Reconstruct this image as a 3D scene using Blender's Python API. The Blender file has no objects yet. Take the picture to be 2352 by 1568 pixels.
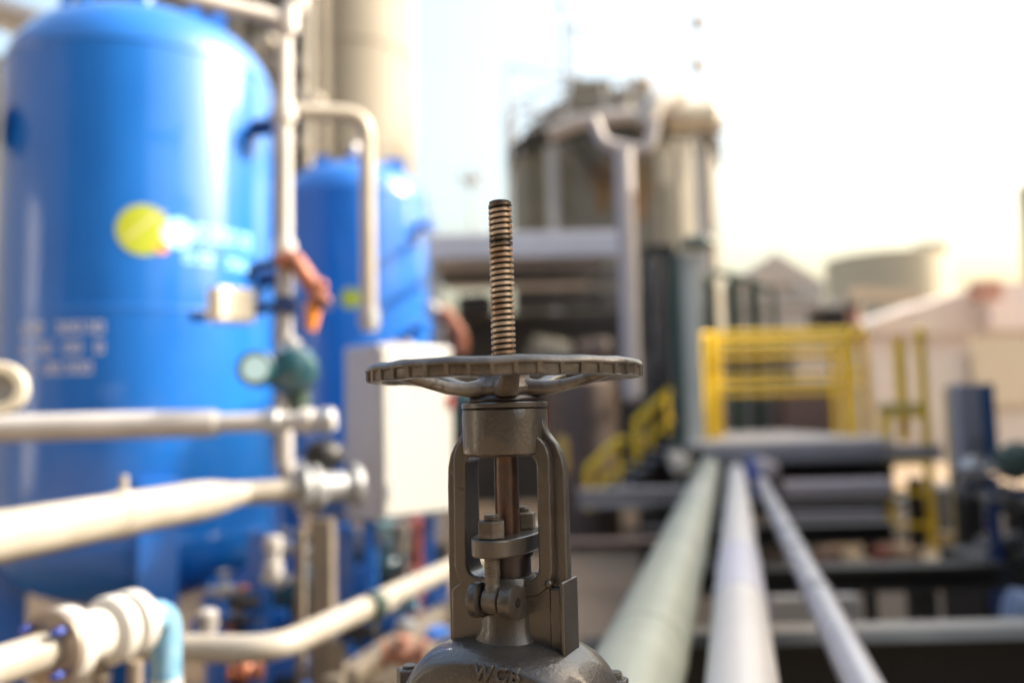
import bpy, bmesh, math, random
from mathutils import Vector, Matrix, noise
R = math.radians
rnd = random.Random(7)
C = bpy.context.scene.collection
scene = bpy.context.scene

# ------------------------------------------------------------------ camera, sky, sun, exposure
FPX = 1960.0                       # focal length in pixels of a 2352 px wide frame
EYE = Vector((0, 0, 1.5))
PITCH, ROLL = R(4.78), 0.024
cam_d = bpy.data.cameras.new('camera')
cam = bpy.data.objects.new('camera', cam_d); C.objects.link(cam)
fwd = Vector((0, math.cos(PITCH), math.sin(PITCH)))
up0 = Vector((0, -math.sin(PITCH), math.cos(PITCH)))
rt0 = Vector((1, 0, 0))
RT = rt0 * math.cos(ROLL) - up0 * math.sin(ROLL)
UP = up0 * math.cos(ROLL) + rt0 * math.sin(ROLL)
M = Matrix((RT, UP, -fwd)).transposed().to_4x4(); M.translation = EYE
cam.matrix_world = M
cam_d.sensor_width = 36; cam_d.lens = 36 * FPX / 2352
cam_d.clip_start = 0.02; cam_d.clip_end = 3000
cam_d.dof.use_dof = True
cam_d.dof.focus_distance = 0.835
cam_d.dof.aperture_fstop = 1.65
cam_d.dof.aperture_blades = 0
scene.camera = cam

SUN_EL, SUN_AZ = 34, 98            # azimuth from -Y towards +X
sd = Vector((math.cos(R(SUN_EL)) * math.sin(R(SUN_AZ)), -math.cos(R(SUN_EL)) * math.cos(R(SUN_AZ)), math.sin(R(SUN_EL))))
w = bpy.data.worlds.new("World"); scene.world = w; w.use_nodes = True
nt = w.node_tree
sky = nt.nodes.new('ShaderNodeTexSky'); sky.sky_type = 'NISHITA'; sky.sun_disc = False
sky.sun_elevation = R(SUN_EL); sky.sun_rotation = math.atan2(sd.x, sd.y)
sky.air_density = 1.8; sky.dust_density = 10.0; sky.ozone_density = 1.9
bg = nt.nodes['Background']; bg.inputs[1].default_value = 0.15
nt.links.new(sky.outputs[0], bg.inputs[0])
sun_d = bpy.data.lights.new('sun', 'SUN'); sun_d.energy = 2.6; sun_d.angle = R(0.5); sun_d.color = (1, 0.93, 0.82)
sun = bpy.data.objects.new('sun', sun_d); C.objects.link(sun)
sun.rotation_euler = sd.to_track_quat('Z', 'Y').to_euler()
scene.view_settings.view_transform = 'Standard'; scene.view_settings.look = 'None'
scene.view_settings.exposure = 1.8; scene.view_settings.gamma = 1
scene.cycles.use_denoising = True
scene.cycles.max_bounces = 6
scene.cycles.sample_clamp_indirect = 8

def P(x, y, D):
    """world point at depth D (metres along +Y) seen at photo pixel (2352 px wide)"""
    d = fwd * FPX + RT * (x - 1176) - UP * (y - 784)
    return EYE + d * (D / d.y)
def PZ(x, y, z):
    d = fwd * FPX + RT * (x - 1176) - UP * (y - 784)
    return EYE + d * ((z - EYE.z) / d.z)
def S(D, px):                     # metres spanned by px pixels at depth D
    return px * D / FPX

# ------------------------------------------------------------------ materials
MATS = {}
def mat(name, col, rough=0.5, metal=0.0, col2=None, nscale=6.0, bump=0.0, bscale=60.0, coat=0.0, lo=0.35, hi=0.65, spec=0.5, detail=6, dist=0.0, bdist=0.001):
    if name in MATS: return MATS[name]
    m = bpy.data.materials.new(name); m.use_nodes = True
    t = m.node_tree; b = t.nodes['Principled BSDF']
    b.inputs['Base Color'].default_value = (*col, 1)
    b.inputs['Roughness'].default_value = rough
    b.inputs['Metallic'].default_value = metal
    b.inputs['Coat Weight'].default_value = coat
    b.inputs['Coat Roughness'].default_value = 0.12
    b.inputs['Specular IOR Level'].default_value = spec
    tc = t.nodes.new('ShaderNodeTexCoord')
    if col2 is not None:
        n = t.nodes.new('ShaderNodeTexNoise'); n.inputs['Scale'].default_value = nscale; n.inputs['Detail'].default_value = detail
        n.inputs['Distortion'].default_value = dist
        r = t.nodes.new('ShaderNodeValToRGB')
        r.color_ramp.elements[0].position = lo; r.color_ramp.elements[1].position = hi
        r.color_ramp.elements[0].color = (*col, 1); r.color_ramp.elements[1].color = (*col2, 1)
        t.links.new(tc.outputs['Object'], n.inputs['Vector']); t.links.new(n.outputs['Fac'], r.inputs[0])
        t.links.new(r.outputs[0], b.inputs['Base Color'])
        mr = t.nodes.new('ShaderNodeMapRange'); mr.inputs['To Min'].default_value = max(0.02, rough - 0.12); mr.inputs['To Max'].default_value = min(1, rough + 0.12)
        t.links.new(n.outputs['Fac'], mr.inputs[0]); t.links.new(mr.outputs[0], b.inputs['Roughness'])
    if bump > 0:
        n2 = t.nodes.new('ShaderNodeTexNoise'); n2.inputs['Scale'].default_value = bscale; n2.inputs['Detail'].default_value = 5
        bp = t.nodes.new('ShaderNodeBump'); bp.inputs['Strength'].default_value = bump; bp.inputs['Distance'].default_value = bdist
        t.links.new(tc.outputs['Object'], n2.inputs['Vector']); t.links.new(n2.outputs['Fac'], bp.inputs['Height'])
        t.links.new(bp.outputs[0], b.inputs['Normal'])
    MATS[name] = m
    return m

BLUE = mat('blue_gloss_paint', (0.006, 0.125, 0.50), 0.42, coat=1.0, col2=(0.008, 0.14, 0.54), nscale=3, spec=.2)
WHITEP = mat('white_pipe_paint', (0.50, 0.48, 0.465), 0.4, col2=(0.43, 0.415, 0.40), nscale=5)
CREAM = mat('cream_pipe_paint', (0.36, 0.33, 0.28), 0.36, col2=(0.29, 0.26, 0.215), nscale=7)
GALV = mat('galvanised_steel', (0.42, 0.43, 0.44), 0.42, 0.55, col2=(0.32, 0.33, 0.34), nscale=14)
GREYP = mat('grey_paint', (0.36, 0.36, 0.37), 0.5, col2=(0.28, 0.28, 0.29))
SAGE = mat('pale_green_pipe_paint', (0.31, 0.335, 0.28), 0.42, col2=(0.26, 0.285, 0.24), nscale=5)
DARK = mat('dark_bronze_steel', (0.012, 0.010, 0.008), 0.6, col2=(0.018, 0.015, 0.012), nscale=5)
DGREEN = mat('dark_green_paint', (0.035, 0.065, 0.050), 0.45, col2=(0.05, 0.08, 0.065))
TEAL = mat('teal_casting_paint', (0.008, 0.055, 0.075), 0.3, coat=1.0, col2=(0.012, 0.075, 0.095))
NAVY = mat('navy_paint', (0.008, 0.035, 0.14), 0.4)
YELLOW = mat('safety_yellow_paint', (0.90, 0.60, 0.03), 0.42, col2=(0.82, 0.52, 0.02), nscale=6)
CONC = mat('concrete', (0.48, 0.42, 0.34), 0.85, col2=(0.40, 0.35, 0.28), nscale=2)
BEIGEW = mat('beige_wall', (0.42, 0.38, 0.30), 0.8, col2=(0.37, 0.33, 0.26), nscale=0.6)
BRASS = mat('weathered_copper_hose', (0.42, 0.14, 0.07), 0.45, 0.2, col2=(0.22, 0.09, 0.06), nscale=20)
ORANGE = mat('orange_plastic', (0.75, 0.26, 0.03), 0.45)
RED = mat('red_paint', (0.50, 0.07, 0.04), 0.45, col2=(0.4, 0.09, 0.06))
BLACK = mat('black_rubber', (0.012, 0.012, 0.013), 0.5)
CHROME = mat('bright_steel', (0.62, 0.62, 0.62), 0.18, 1.0)
ROOFW = mat('white_metal_roof', (0.52, 0.52, 0.56), 0.5, col2=(0.45, 0.45, 0.49))
PINK = mat('pale_pink_cladding', (0.50, 0.43, 0.395), 0.75, col2=(0.45, 0.385, 0.355), nscale=0.7)
LWALL = mat('cream_cladding', (0.38, 0.31, 0.23), 0.75, col2=(0.34, 0.28, 0.21), nscale=0.5)
BRICK = mat('red_brick', (0.44, 0.23, 0.17), 0.85, col2=(0.36, 0.19, 0.14))
BROWN = mat('brown_rusty_shell', (0.13, 0.085, 0.06), 0.65, col2=(0.08, 0.055, 0.042), nscale=1.2)
OLD = mat('weathered_tank_shell', (0.10, 0.093, 0.076), 0.6, col2=(0.20, 0.185, 0.145), nscale=0.9, dist=0.6, lo=0.3, hi=0.75)
OLDR = mat('rust_stained_roof', (0.11, 0.10, 0.08), 0.7, col2=(0.15, 0.13, 0.10), nscale=1)
LIME = mat('lime_decal', (0.38, 0.44, 0.03), 0.4)
CYAN = mat('pale_cyan_decal', (0.35, 0.75, 0.85), 0.4)
STEN = mat('stencil_white', (0.62, 0.62, 0.66), 0.5)
PANELG = mat('cabinet_grey_enamel', (0.40, 0.40, 0.43), 0.35, col2=(0.38, 0.38, 0.41), nscale=2)
PLASTIC = mat('ivory_enclosure', (0.72, 0.66, 0.54), 0.4)
WRAP = mat('light_blue_wrap', (0.10, 0.26, 0.42), 0.5, col2=(0.20, 0.36, 0.48), nscale=30)
# valve
CAST = mat('painted_casting', (0.038, 0.034, 0.030), 0.33, col2=(0.053, 0.048, 0.042), nscale=28, coat=.35, bump=0.55, bscale=420, lo=0.35, hi=0.7, bdist=0.0008)
CASTR = mat('rough_painted_casting', (0.038, 0.034, 0.030), 0.33, col2=(0.053, 0.048, 0.042), nscale=40, coat=.35, bump=0.8, bscale=260, bdist=0.0011)
COLLAR = mat('dark_greased_collar', (0.012, 0.008, 0.010), 0.42, col2=(0.022, 0.015, 0.018), nscale=60)
BOLTM = mat('painted_bolt', (0.070, 0.063, 0.054), 0.36, col2=(0.105, 0.095, 0.081), nscale=90, bump=0.3, bscale=600, bdist=0.0005)
def wear(m, seed):
    t = m.node_tree; b = t.nodes['Principled BSDF']; tc = t.nodes.new('ShaderNodeTexCoord')
    for sc_, lo, hi, colr, amt in ((16, .56, .66, (0.034, 0.025, 0.018, 1), .75), (95, .66, .72, (0.17, 0.155, 0.13, 1), .55), (300, .70, .74, (0.02, 0.014, 0.01, 1), .8)):
        mp = t.nodes.new('ShaderNodeMapping'); mp.inputs['Location'].default_value = (seed, seed * 2, sc_)
        n = t.nodes.new('ShaderNodeTexNoise'); n.inputs['Scale'].default_value = sc_; n.inputs['Detail'].default_value = 9; n.inputs['Roughness'].default_value = .65
        rr = t.nodes.new('ShaderNodeMapRange'); rr.inputs['From Min'].default_value = lo; rr.inputs['From Max'].default_value = hi; rr.inputs['To Max'].default_value = amt
        mx = t.nodes.new('ShaderNodeMix'); mx.data_type = 'RGBA'; src = b.inputs['Base Color'].links[0].from_socket
        t.links.new(tc.outputs['Object'], mp.inputs[0]); t.links.new(mp.outputs[0], n.inputs['Vector']); t.links.new(n.outputs['Fac'], rr.inputs[0])
        t.links.new(rr.outputs[0], mx.inputs[0]); t.links.new(src, mx.inputs[6]); mx.inputs[7].default_value = colr
        t.links.new(mx.outputs[2], b.inputs['Base Color'])
for i, m in enumerate((CAST, CASTR, BOLTM)): wear(m, 3.1 * i)
RODM = mat('rusty_polished_rod', (0.062, 0.043, 0.038), 0.32, 0.4, col2=(0.110, 0.058, 0.040), nscale=45, lo=0.4, hi=0.62, bump=0.15, bscale=500, bdist=0.0004)
WIRE = mat('maroon_wire', (0.16, 0.015, 0.05), 0.4)

def wheel_mat():
    m = mat('handwheel_worn_paint', (0.052, 0.046, 0.039), 0.40, col2=(0.112, 0.100, 0.084), nscale=30, coat=.2, bump=0.7, bscale=190, lo=0.38, hi=0.66, bdist=0.0012)
    t = m.node_tree; b = t.nodes['Principled BSDF']
    tc = t.nodes.new('ShaderNodeTexCoord')
    n = t.nodes.new('ShaderNodeTexNoise'); n.inputs['Scale'].default_value = 55; n.inputs['Detail'].default_value = 8
    r = t.nodes.new('ShaderNodeValToRGB'); r.color_ramp.elements[0].position = .60; r.color_ramp.elements[1].position = .68
    mx = t.nodes.new('ShaderNodeMix'); mx.data_type = 'RGBA'
    src = b.inputs['Base Color'].links[0].from_socket
    t.links.new(tc.outputs['Object'], n.inputs['Vector']); t.links.new(n.outputs['Fac'], r.inputs[0])
    t.links.new(r.outputs[0], mx.inputs[0]); t.links.new(src, mx.inputs[6])
    mx.inputs[7].default_value = (0.028, 0.018, 0.012, 1)
    t.links.new(mx.outputs[2], b.inputs['Base Color'])
    return m
WHEEL = wheel_mat(); wear(WHEEL, 7.7)

def thread_mat():
    m = bpy.data.materials.new('bronze_thread'); m.use_nodes = True
    t = m.node_tree; b = t.nodes['Principled BSDF']
    b.inputs['Metallic'].default_value = 0.45; b.inputs['Roughness'].default_value = 0.30
    tc = t.nodes.new('ShaderNodeTexCoord')
    mp = t.nodes.new('ShaderNodeMapping'); mp.inputs['Scale'].default_value = (30, 30, 26)
    n = t.nodes.new('ShaderNodeTexNoise'); n.inputs['Scale'].default_value = 1.0; n.inputs['Detail'].default_value = 7
    r = t.nodes.new('ShaderNodeValToRGB'); cr = r.color_ramp
    cr.elements[0].position = .33; cr.elements[0].color = (0.035, 0.02, 0.013, 1)
    cr.elements[1].position = .75; cr.elements[1].color = (0.60, 0.51, 0.41, 1)
    e = cr.elements.new(.45); e.color = (0.36, 0.235, 0.16, 1)
    e = cr.elements.new(.56); e.color = (0.50, 0.40, 0.31, 1)
    t.links.new(tc.outputs['Object'], mp.inputs[0]); t.links.new(mp.outputs[0], n.inputs['Vector']); t.links.new(n.outputs['Fac'], r.inputs[0])
    # two bands of dark grease burnt onto the thread: the top two turns and one band lower down
    sx = t.nodes.new('ShaderNodeSeparateXYZ'); t.links.new(tc.outputs['Object'], sx.inputs[0])
    gr = t.nodes.new('ShaderNodeValToRGB'); g = gr.color_ramp
    mr = t.nodes.new('ShaderNodeMapRange'); mr.inputs['From Min'].default_value = 0.05; mr.inputs['From Max'].default_value = 0.225
    t.links.new(sx.outputs[2], mr.inputs[0]); t.links.new(mr.outputs[0], gr.inputs[0])
    g.elements[0].position = 0; g.elements[0].color = (0, 0, 0, 1)
    g.elements[1].position = .69; g.elements[1].color = (0, 0, 0, 1)
    for p, v in ((.715, 1), (.745, 1), (.77, 0), (.915, 0), (.94, 1)):
        e = g.elements.new(p); e.color = (v, v, v, 1)
    mx = t.nodes.new('ShaderNodeMix'); mx.data_type = 'RGBA'
    mu = t.nodes.new('ShaderNodeMath'); mu.operation = 'MULTIPLY'; mu.inputs[1].default_value = 0.85
    t.links.new(gr.outputs[0], mu.inputs[0]); t.links.new(mu.outputs[0], mx.inputs[0])
    t.links.new(r.outputs[0], mx.inputs[6]); mx.inputs[7].default_value = (0.035, 0.026, 0.02, 1)
    # black grease packed in the root of the thread
    cx = t.nodes.new('ShaderNodeCombineXYZ'); t.links.new(sx.outputs[0], cx.inputs[0]); t.links.new(sx.outputs[1], cx.inputs[1])
    ln = t.nodes.new('ShaderNodeVectorMath'); ln.operation = 'LENGTH'; t.links.new(cx.outputs[0], ln.inputs[0])
    m2 = t.nodes.new('ShaderNodeMapRange'); m2.inputs['From Min'].default_value = .0108; m2.inputs['From Max'].default_value = .0120
    t.links.new(ln.outputs['Value'], m2.inputs[0])
    m3 = t.nodes.new('ShaderNodeMix'); m3.data_type = 'RGBA'; t.links.new(m2.outputs[0], m3.inputs[0])
    m3.inputs[6].default_value = (0.012, 0.012, 0.009, 1); t.links.new(mx.outputs[2], m3.inputs[7])
    t.links.new(m3.outputs[2], b.inputs['Base Color'])
    return m
THREAD = thread_mat()

# ------------------------------------------------------------------ helpers
WORLD = {}                                      # world origin of every root / part, so part meshes can be given in world space
def thing(name, label, cat, loc=(0, 0, 0), rz=0.0, group=None):
    o = bpy.data.objects.new(name, None); C.objects.link(o)
    o.location = loc; o.rotation_euler = (0, 0, rz)
    o.empty_display_size = 0.1
    o['label'] = label; o['category'] = cat; o['kind'] = 'thing'
    if group: o['group'] = group
    WORLD[o.name] = (Matrix.Translation(Vector(loc)) @ Matrix.Rotation(rz, 4, 'Z')).inverted()
    return o

class MB:
    def __init__(s): s.v = []; s.f = []
    def add(s, vs, fs):
        o = len(s.v); s.v += [Vector(p) for p in vs]; s.f += [tuple(o + i for i in f) for f in fs]; return s
    def box(s, c, d, m=None):
        c = Vector(c); x, y, z = d[0] / 2, d[1] / 2, d[2] / 2
        vs = [Vector((a, b, e)) for a in (-x, x) for b in (-y, y) for e in (-z, z)]
        if m is not None: vs = [m @ p for p in vs]
        return s.add([c + p for p in vs], [(0, 1, 3, 2), (4, 6, 7, 5), (0, 4, 5, 1), (2, 3, 7, 6), (0, 2, 6, 4), (1, 5, 7, 3)])
    def bar(s, a, b, wdt, hgt, upv=(0, 0, 1)):
        a, b = Vector(a), Vector(b); d = (b - a); L = d.length; d.normalize()
        sd_ = d.cross(Vector(upv)).normalized(); u = sd_.cross(d)
        m = Matrix((d, sd_, u)).transposed()
        return s.box((a + b) / 2, (L, wdt, hgt), m)
    def cyl(s, a, b, r0, r1=None, n=24):
        return s.tube([a, b], r0, n, r1=r1)
    def tube(s, pts, r, n=20, r1=None, closed=False, caps=True, rads=None):
        pts = [Vector(p) for p in pts]; k = len(pts)
        if rads is None: rads = [r + ((r1 if r1 is not None else r) - r) * i / (k - 1) for i in range(k)]
        tang = []
        for i in range(k):
            if closed: t = pts[(i + 1) % k] - pts[i - 1]
            elif i == 0: t = pts[1] - pts[0]
            elif i == k - 1: t = pts[-1] - pts[-2]
            else: t = (pts[i + 1] - pts[i]).normalized() + (pts[i] - pts[i - 1]).normalized()
            if t.length < 1e-9: t = tang[-1] if tang else Vector((0, 0, 1))
            tang.append(t.normalized())
        a = Vector((0, 0, 1)) if abs(tang[0].z) < 0.9 else Vector((1, 0, 0))
        u = tang[0].cross(a).normalized()
        vs = []
        for i in range(k):
            u = (u - tang[i] * u.dot(tang[i])).normalized(); w_ = tang[i].cross(u)
            for j in range(n):
                q = 2 * math.pi * j / n
                vs.append(pts[i] + (u * math.cos(q) + w_ * math.sin(q)) * rads[i])
        fs = []
        for i in range(k if closed else k - 1):
            i2 = (i + 1) % k
            for j in range(n):
                j2 = (j + 1) % n
                fs.append((i * n + j, i * n + j2, i2 * n + j2, i2 * n + j))
        if caps and not closed:
            fs.append(tuple(range(n))[::-1]); fs.append(tuple((k - 1) * n + j for j in range(n)))
        return s.add(vs, fs)
    def lathe(s, o, prof, n=48, axis=(0, 0, 1), closed=False):
        o = Vector(o); ax = Vector(axis).normalized()
        a = Vector((1, 0, 0)) if abs(ax.x) < 0.9 else Vector((0, 1, 0))
        u = (a - ax * a.dot(ax)).normalized(); v = ax.cross(u)
        vs = []; k = len(prof)
        for (r, z) in prof:
            for j in range(n):
                q = 2 * math.pi * j / n
                vs.append(o + ax * z + (u * math.cos(q) + v * math.sin(q)) * max(r, 1e-5))
        fs = []
        for i in range(k if closed else k - 1):
            i2 = (i + 1) % k
            for j in range(n):
                j2 = (j + 1) % n
                fs.append((i * n + j, i * n + j2, i2 * n + j2, i2 * n + j))
        if not closed:
            fs.append(tuple(range(n))[::-1]); fs.append(tuple((k - 1) * n + j for j in range(n)))
        return s.add(vs, fs)
    def prism(s, outline, h, m):
        """2-D outline (x,y) extruded from 0 to h along local z, placed by matrix m"""
        n = len(outline)
        vs = [m @ Vector((x, y, 0)) for x, y in outline] + [m @ Vector((x, y, h)) for x, y in outline]
        fs = [tuple(range(n))[::-1], tuple(range(n, 2 * n))] + [(i, (i + 1) % n, n + (i + 1) % n, n + i) for i in range(n)]
        return s.add(vs, fs)
    def ring(s, outer, inner, h, m):
        n = len(outer)
        vs = []
        for L, z in ((outer, 0), (inner, 0), (outer, h), (inner, h)):
            vs += [m @ Vector((x, y, z)) for x, y in L]
        fs = []
        for i in range(n):
            j = (i + 1) % n
            fs += [(i, n + i, n + j, j), (2 * n + i, 2 * n + j, 3 * n + j, 3 * n + i), (i, j, 2 * n + j, 2 * n + i), (n + i, 3 * n + i, 3 * n + j, n + j)]
        return s.add(vs, fs)
    def sphere(s, c, r, n=20, sc=(1, 1, 1)):
        c = Vector(c); m = n // 2; vs = [c + Vector((0, 0, r * sc[2]))]
        for i in range(1, m):
            a = math.pi * i / m
            for j in range(n):
                b = 2 * math.pi * j / n
                vs.append(c + Vector((r * sc[0] * math.sin(a) * math.cos(b), r * sc[1] * math.sin(a) * math.sin(b), r * sc[2] * math.cos(a))))
        vs.append(c - Vector((0, 0, r * sc[2]))); L = len(vs) - 1; fs = []
        for j in range(n): fs.append((0, 1 + j, 1 + (j + 1) % n)); fs.append((L, 1 + (m - 2) * n + (j + 1) % n, 1 + (m - 2) * n + j))
        for i in range(m - 2):
            for j in range(n):
                a_ = 1 + i * n; fs.append((a_ + j, a_ + n + j, a_ + n + (j + 1) % n, a_ + (j + 1) % n))
        return s.add(vs, fs)
    def build(s, name, m, parent=None, bevel=0.0, seg=2, smooth=35, local=False, subd=0, jitter=None):
        me = bpy.data.meshes.new(name)
        vs = s.v
        if parent is not None and not local:
            W = WORLD[parent.name]; vs = [W @ p for p in vs]
        me.from_pydata([tuple(p) for p in vs], [], s.f); me.update()
        bm = bmesh.new(); bm.from_mesh(me); bmesh.ops.recalc_face_normals(bm, faces=bm.faces)
        if jitter:
            for v in bm.verts:
                nv = noise.noise_vector(v.co * jitter[1]); v.co += nv * jitter[0]
        bm.to_mesh(me); bm.free()
        for p in me.polygons: p.use_smooth = True
        me.set_sharp_from_angle(angle=R(smooth))
        me.materials.append(m)
        o = bpy.data.objects.new(name, me); C.objects.link(o)
        if parent is not None:
            o.parent = parent; WORLD[o.name] = WORLD[parent.name]
        else: WORLD[o.name] = Matrix.Identity(4)
        if bevel > 0:
            b = o.modifiers.new('bevel', 'BEVEL'); b.width = bevel; b.segments = seg; b.limit_method = 'ANGLE'; b.angle_limit = R(40)
            b.harden_normals = False
        if subd:
            q = o.modifiers.new('subd', 'SUBSURF'); q.levels = subd; q.render_levels = subd
        return o
def _k(o):
    return o
def tag(o, label, cat, group=None, kind=None):
    if label: o['label'] = label
    if cat: o['category'] = cat
    if group: o['group'] = group
    if kind: o['kind'] = kind
    return o
def bend(pts, rad, seg=8):
    pts = [Vector(p) for p in pts]; out = [pts[0]]
    for i in range(1, len(pts) - 1):
        a = (pts[i - 1] - pts[i]); b = (pts[i + 1] - pts[i]); la, lb = a.length, b.length; a.normalize(); b.normalize()
        ang = a.angle(b); t = min(rad / math.tan(ang / 2), la * .49, lb * .49)
        p0, p1 = pts[i] + a * t, pts[i] + b * t
        for k in range(seg + 1):
            q = k / seg; out.append((p0 * (1 - q) + pts[i] * q) * (1 - q) + (pts[i] * (1 - q) + p1 * q) * q)
    out.append(pts[-1]); return out
def flange(mb, c, ax, r, th, ri=0.0):
    ax = Vector(ax).normalized(); c = Vector(c); b = min(th * .15, r * .05)
    mb.lathe(c - ax * th / 2, [(r - b, 0), (r, b), (r, th - b), (r - b, th)], 36, ax)
def bolts_on(parent, c, ax, r, n, br, L, m=None, name='bolt'):
    """each bolt a part of its own"""
    ax = Vector(ax).normalized(); c = Vector(c)
    a = Vector((0, 0, 1)) if abs(ax.z) < .9 else Vector((1, 0, 0))
    u = ax.cross(a).normalized(); v = ax.cross(u)
    for i in range(n):
        q = 2 * math.pi * (i + .5) / n
        p = c + (u * math.cos(q) + v * math.sin(q)) * r
        mb = MB(); mb.cyl(p - ax * L / 2, p + ax * L / 2, br * .55, n=10)
        for sg in (-1, 1): mb.cyl(p + ax * sg * L * .30 - ax * L * .09, p + ax * sg * L * .30 + ax * L * .09, br, n=6)
        mb.build(name, m or GALV, parent)

# ================================================================== SETTING
g = MB(); g.add([(-900, -60, 0), (900, -60, 0), (900, 1500, 0), (-900, 1500, 0)], [(0, 1, 2, 3)])
gm = mat('sandy_concrete_ground', (0.27, 0.195, 0.125), 0.9, col2=(0.20, 0.14, 0.09), nscale=0.8, bump=0.3, bscale=20, bdist=0.01)
tag(g.build('ground', gm), None, None, kind='structure')

# the plant hall behind and left of the photographer: it shades the front of things and is what the glossy paint mirrors
hall = bpy.data.objects.new('plant_hall', None); C.objects.link(hall); hall.location = (-14, -16, 0)

# ================================================================== GATE VALVE (the subject), millimetres in local space
VD = 0.88
vp = P(1160, 949, VD); vp.z = 1.5
VALVE_YAW = R(-25)            # local u axis = right arm, turned towards the camera;  local -Y = front
valve = thing('gate_valve', 'grey-brown cast gate valve with handwheel and rusty threaded stem, in front of everything', 'valve', vp, VALVE_YAW)
k = 0.001
MM = Matrix.Scale(k, 4)
def V(x, y, z): return Vector((x * k, y * k, z * k))
def rrect(hw, z0, z1, r, n=9):
    """rounded rectangle outline in (u,z) mm, counter-clockwise"""
    out = []
    for cx, cz, a0 in ((hw - r, z1 - r, 0), (-hw + r, z1 - r, 90), (-hw + r, z0 + r, 180), (hw - r, z0 + r, 270)):
        for i in range(n):
            a = R(a0 + 90 * i / (n - 1)); out.append((cx + r * math.cos(a), cz + r * math.sin(a)))
    return out
def face_m(v):                # (x,y,0)->(u=x, z=y) plane at local y = v, extrude towards -y (front) when h > 0
    return Matrix.Scale(k, 4) @ Matrix(((1, 0, 0, 0), (0, 0, -1, v), (0, 1, 0, 0), (0, 0, 0, 1)))

# threaded stem
def thread(z0, z1, r, pitch, n=56, depth=2.5, prof=None):
    prof = prof or [(0.0, 0), (.10, 0), (.27, 1), (.73, 1), (.90, 0)]
    m = len(prof); turns = int((z1 - z0) / pitch) + 2
    vs = []; rows = (turns) * m
    for i in range(n):
        for j in range(rows):
            t, hgt = prof[j % m]
            z = z0 - pitch + pitch * (j // m + t + i / n)
            q = 2 * math.pi * i / n
            rr = r - depth * (1 - hgt)
            zz = min(max(z, z0), z1)
            if z > z1 - 1.0 : rr = min(rr, r - 0.9)
            vs.append(V(rr * math.cos(q), rr * math.sin(q), zz))
    fs = []
    for i in range(n):
        i2 = (i + 1) % n; sh = m if i2 == 0 else 0
        for j in range(rows - 1):
            a, b = i * rows + j, i * rows + j + 1
            c, d = i2 * rows + j + sh, i2 * rows + j + 1 + sh
            if j + 1 + sh < rows: fs.append((a, c, d, b))
    mb = MB(); mb.add(vs, fs)
    mb.cyl(V(0, 0, z0), V(0, 0, z1), (r - depth) * k * .985, n=n)
    return mb
STEM_TOP = 220
st = thread(48, STEM_TOP, 12.6, 5.95).build('threaded_stem', THREAD, valve, local=True, smooth=50)
MB().lathe((0, 0, 0), [(10.5 * k, 218 * k), (10.5 * k, (STEM_TOP + .6) * k), (9.5 * k, (STEM_TOP + 1.2) * k)], 40).build('stem_tip', BOLTM, st, local=True)
MB().lathe((0, 0, 0), [(12.4 * k, z * k) for z in (-175, -100, -40, 48)], 40).build('stem_rod', RODM, valve, local=True)

# handwheel
RW = 141
NN = 42
hw = MB()
prof_base = [(RW - 1.6, 0.6), (RW - .3, 1.6), (RW, 2.6), (RW, 9.4), (RW + .6, 10.6), (RW + .8, 12.2), (RW - .4, 14.6), (RW - 3.2, 16.8), (RW - 7, 17.9), (RW - 12, 17.4), (RW - 16, 15.4), (RW - 18.6, 12), (RW - 19.4, 8), (RW - 18, 3.4), (RW - 15, .8), (RW - 10, 0), (RW - 5, 0)]
NOTCH = (1, 2, 3)
ZW = 33
ang = []
for i in range(NN):
    a0 = 2 * math.pi * i / NN; sp = 2 * math.pi / NN
    jit = rnd.uniform(-.04, .04)
    for t, nt_ in ((.0, 0), (.05, 0), (.10 + jit, 0), (.13 + jit, 1), (.3, 1), (.5, 1), (.7, 1), (.87, 1), (.90, 0), (.95, 0)):
        ang.append((a0 + sp * t, nt_))
vs = []; m_ = len(prof_base)
for a, nc in ang:
    for q, (r_, z_) in enumerate(prof_base):
        if nc and q in NOTCH: r_ -= 2.3
        vs.append(V(r_ * math.cos(a), r_ * math.sin(a), z_ + ZW))
fs = []
for i in range(len(ang)):
    i2 = (i + 1) % len(ang)
    for q in range(m_): fs.append((i * m_ + q, i2 * m_ + q, i2 * m_ + (q + 1) % m_, i * m_ + (q + 1) % m_))
hw.add(vs, fs)
wheel = hw.build('handwheel', WHEEL, valve, local=True, smooth=32, jitter=(0.0011, 45))
tag(wheel, 'worn cast handwheel with notched rim', None)
def spoke(a):  # curved spoke, dished down to the hub
    mb = MB(); ca, sa = math.cos(a), math.sin(a)
    path = [(18, 27, 30, 22), (30, 24.5, 27, 18), (45, 24.5, 22, 14), (62, 26.5, 20, 12.5), (85, 32.5, 19, 11.5), (105, 38, 18, 11), (127, 42.5, 17, 10)]
    vs = []
    n = 12
    for r_, z_, wd, ht in path:
        for j in range(n):
            q = 2 * math.pi * j / n
            cx = abs(math.cos(q)) ** .55 * math.copysign(1, math.cos(q)); cz = abs(math.sin(q)) ** .55 * math.copysign(1, math.sin(q))
            t_ = wd / 2 * cx; zz = z_ + ht / 2 * cz
            vs.append(V(r_ * ca - t_ * sa, r_ * sa + t_ * ca, zz))
    fs = [tuple(range(n))[::-1], tuple((len(path) - 1) * n + j for j in range(n))]
    for i in range(len(path) - 1):
        for j in range(n): fs.append((i * n + j, i * n + (j + 1) % n, (i + 1) * n + (j + 1) % n, (i + 1) * n + j))
    mb.add(vs, fs); return mb
for i in range(5):
    spoke(R(-90 + 25 + 4) + i * 2 * math.pi / 5).build('spoke', WHEEL, wheel, local=True, smooth=50, jitter=(0.0012, 60))
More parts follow.
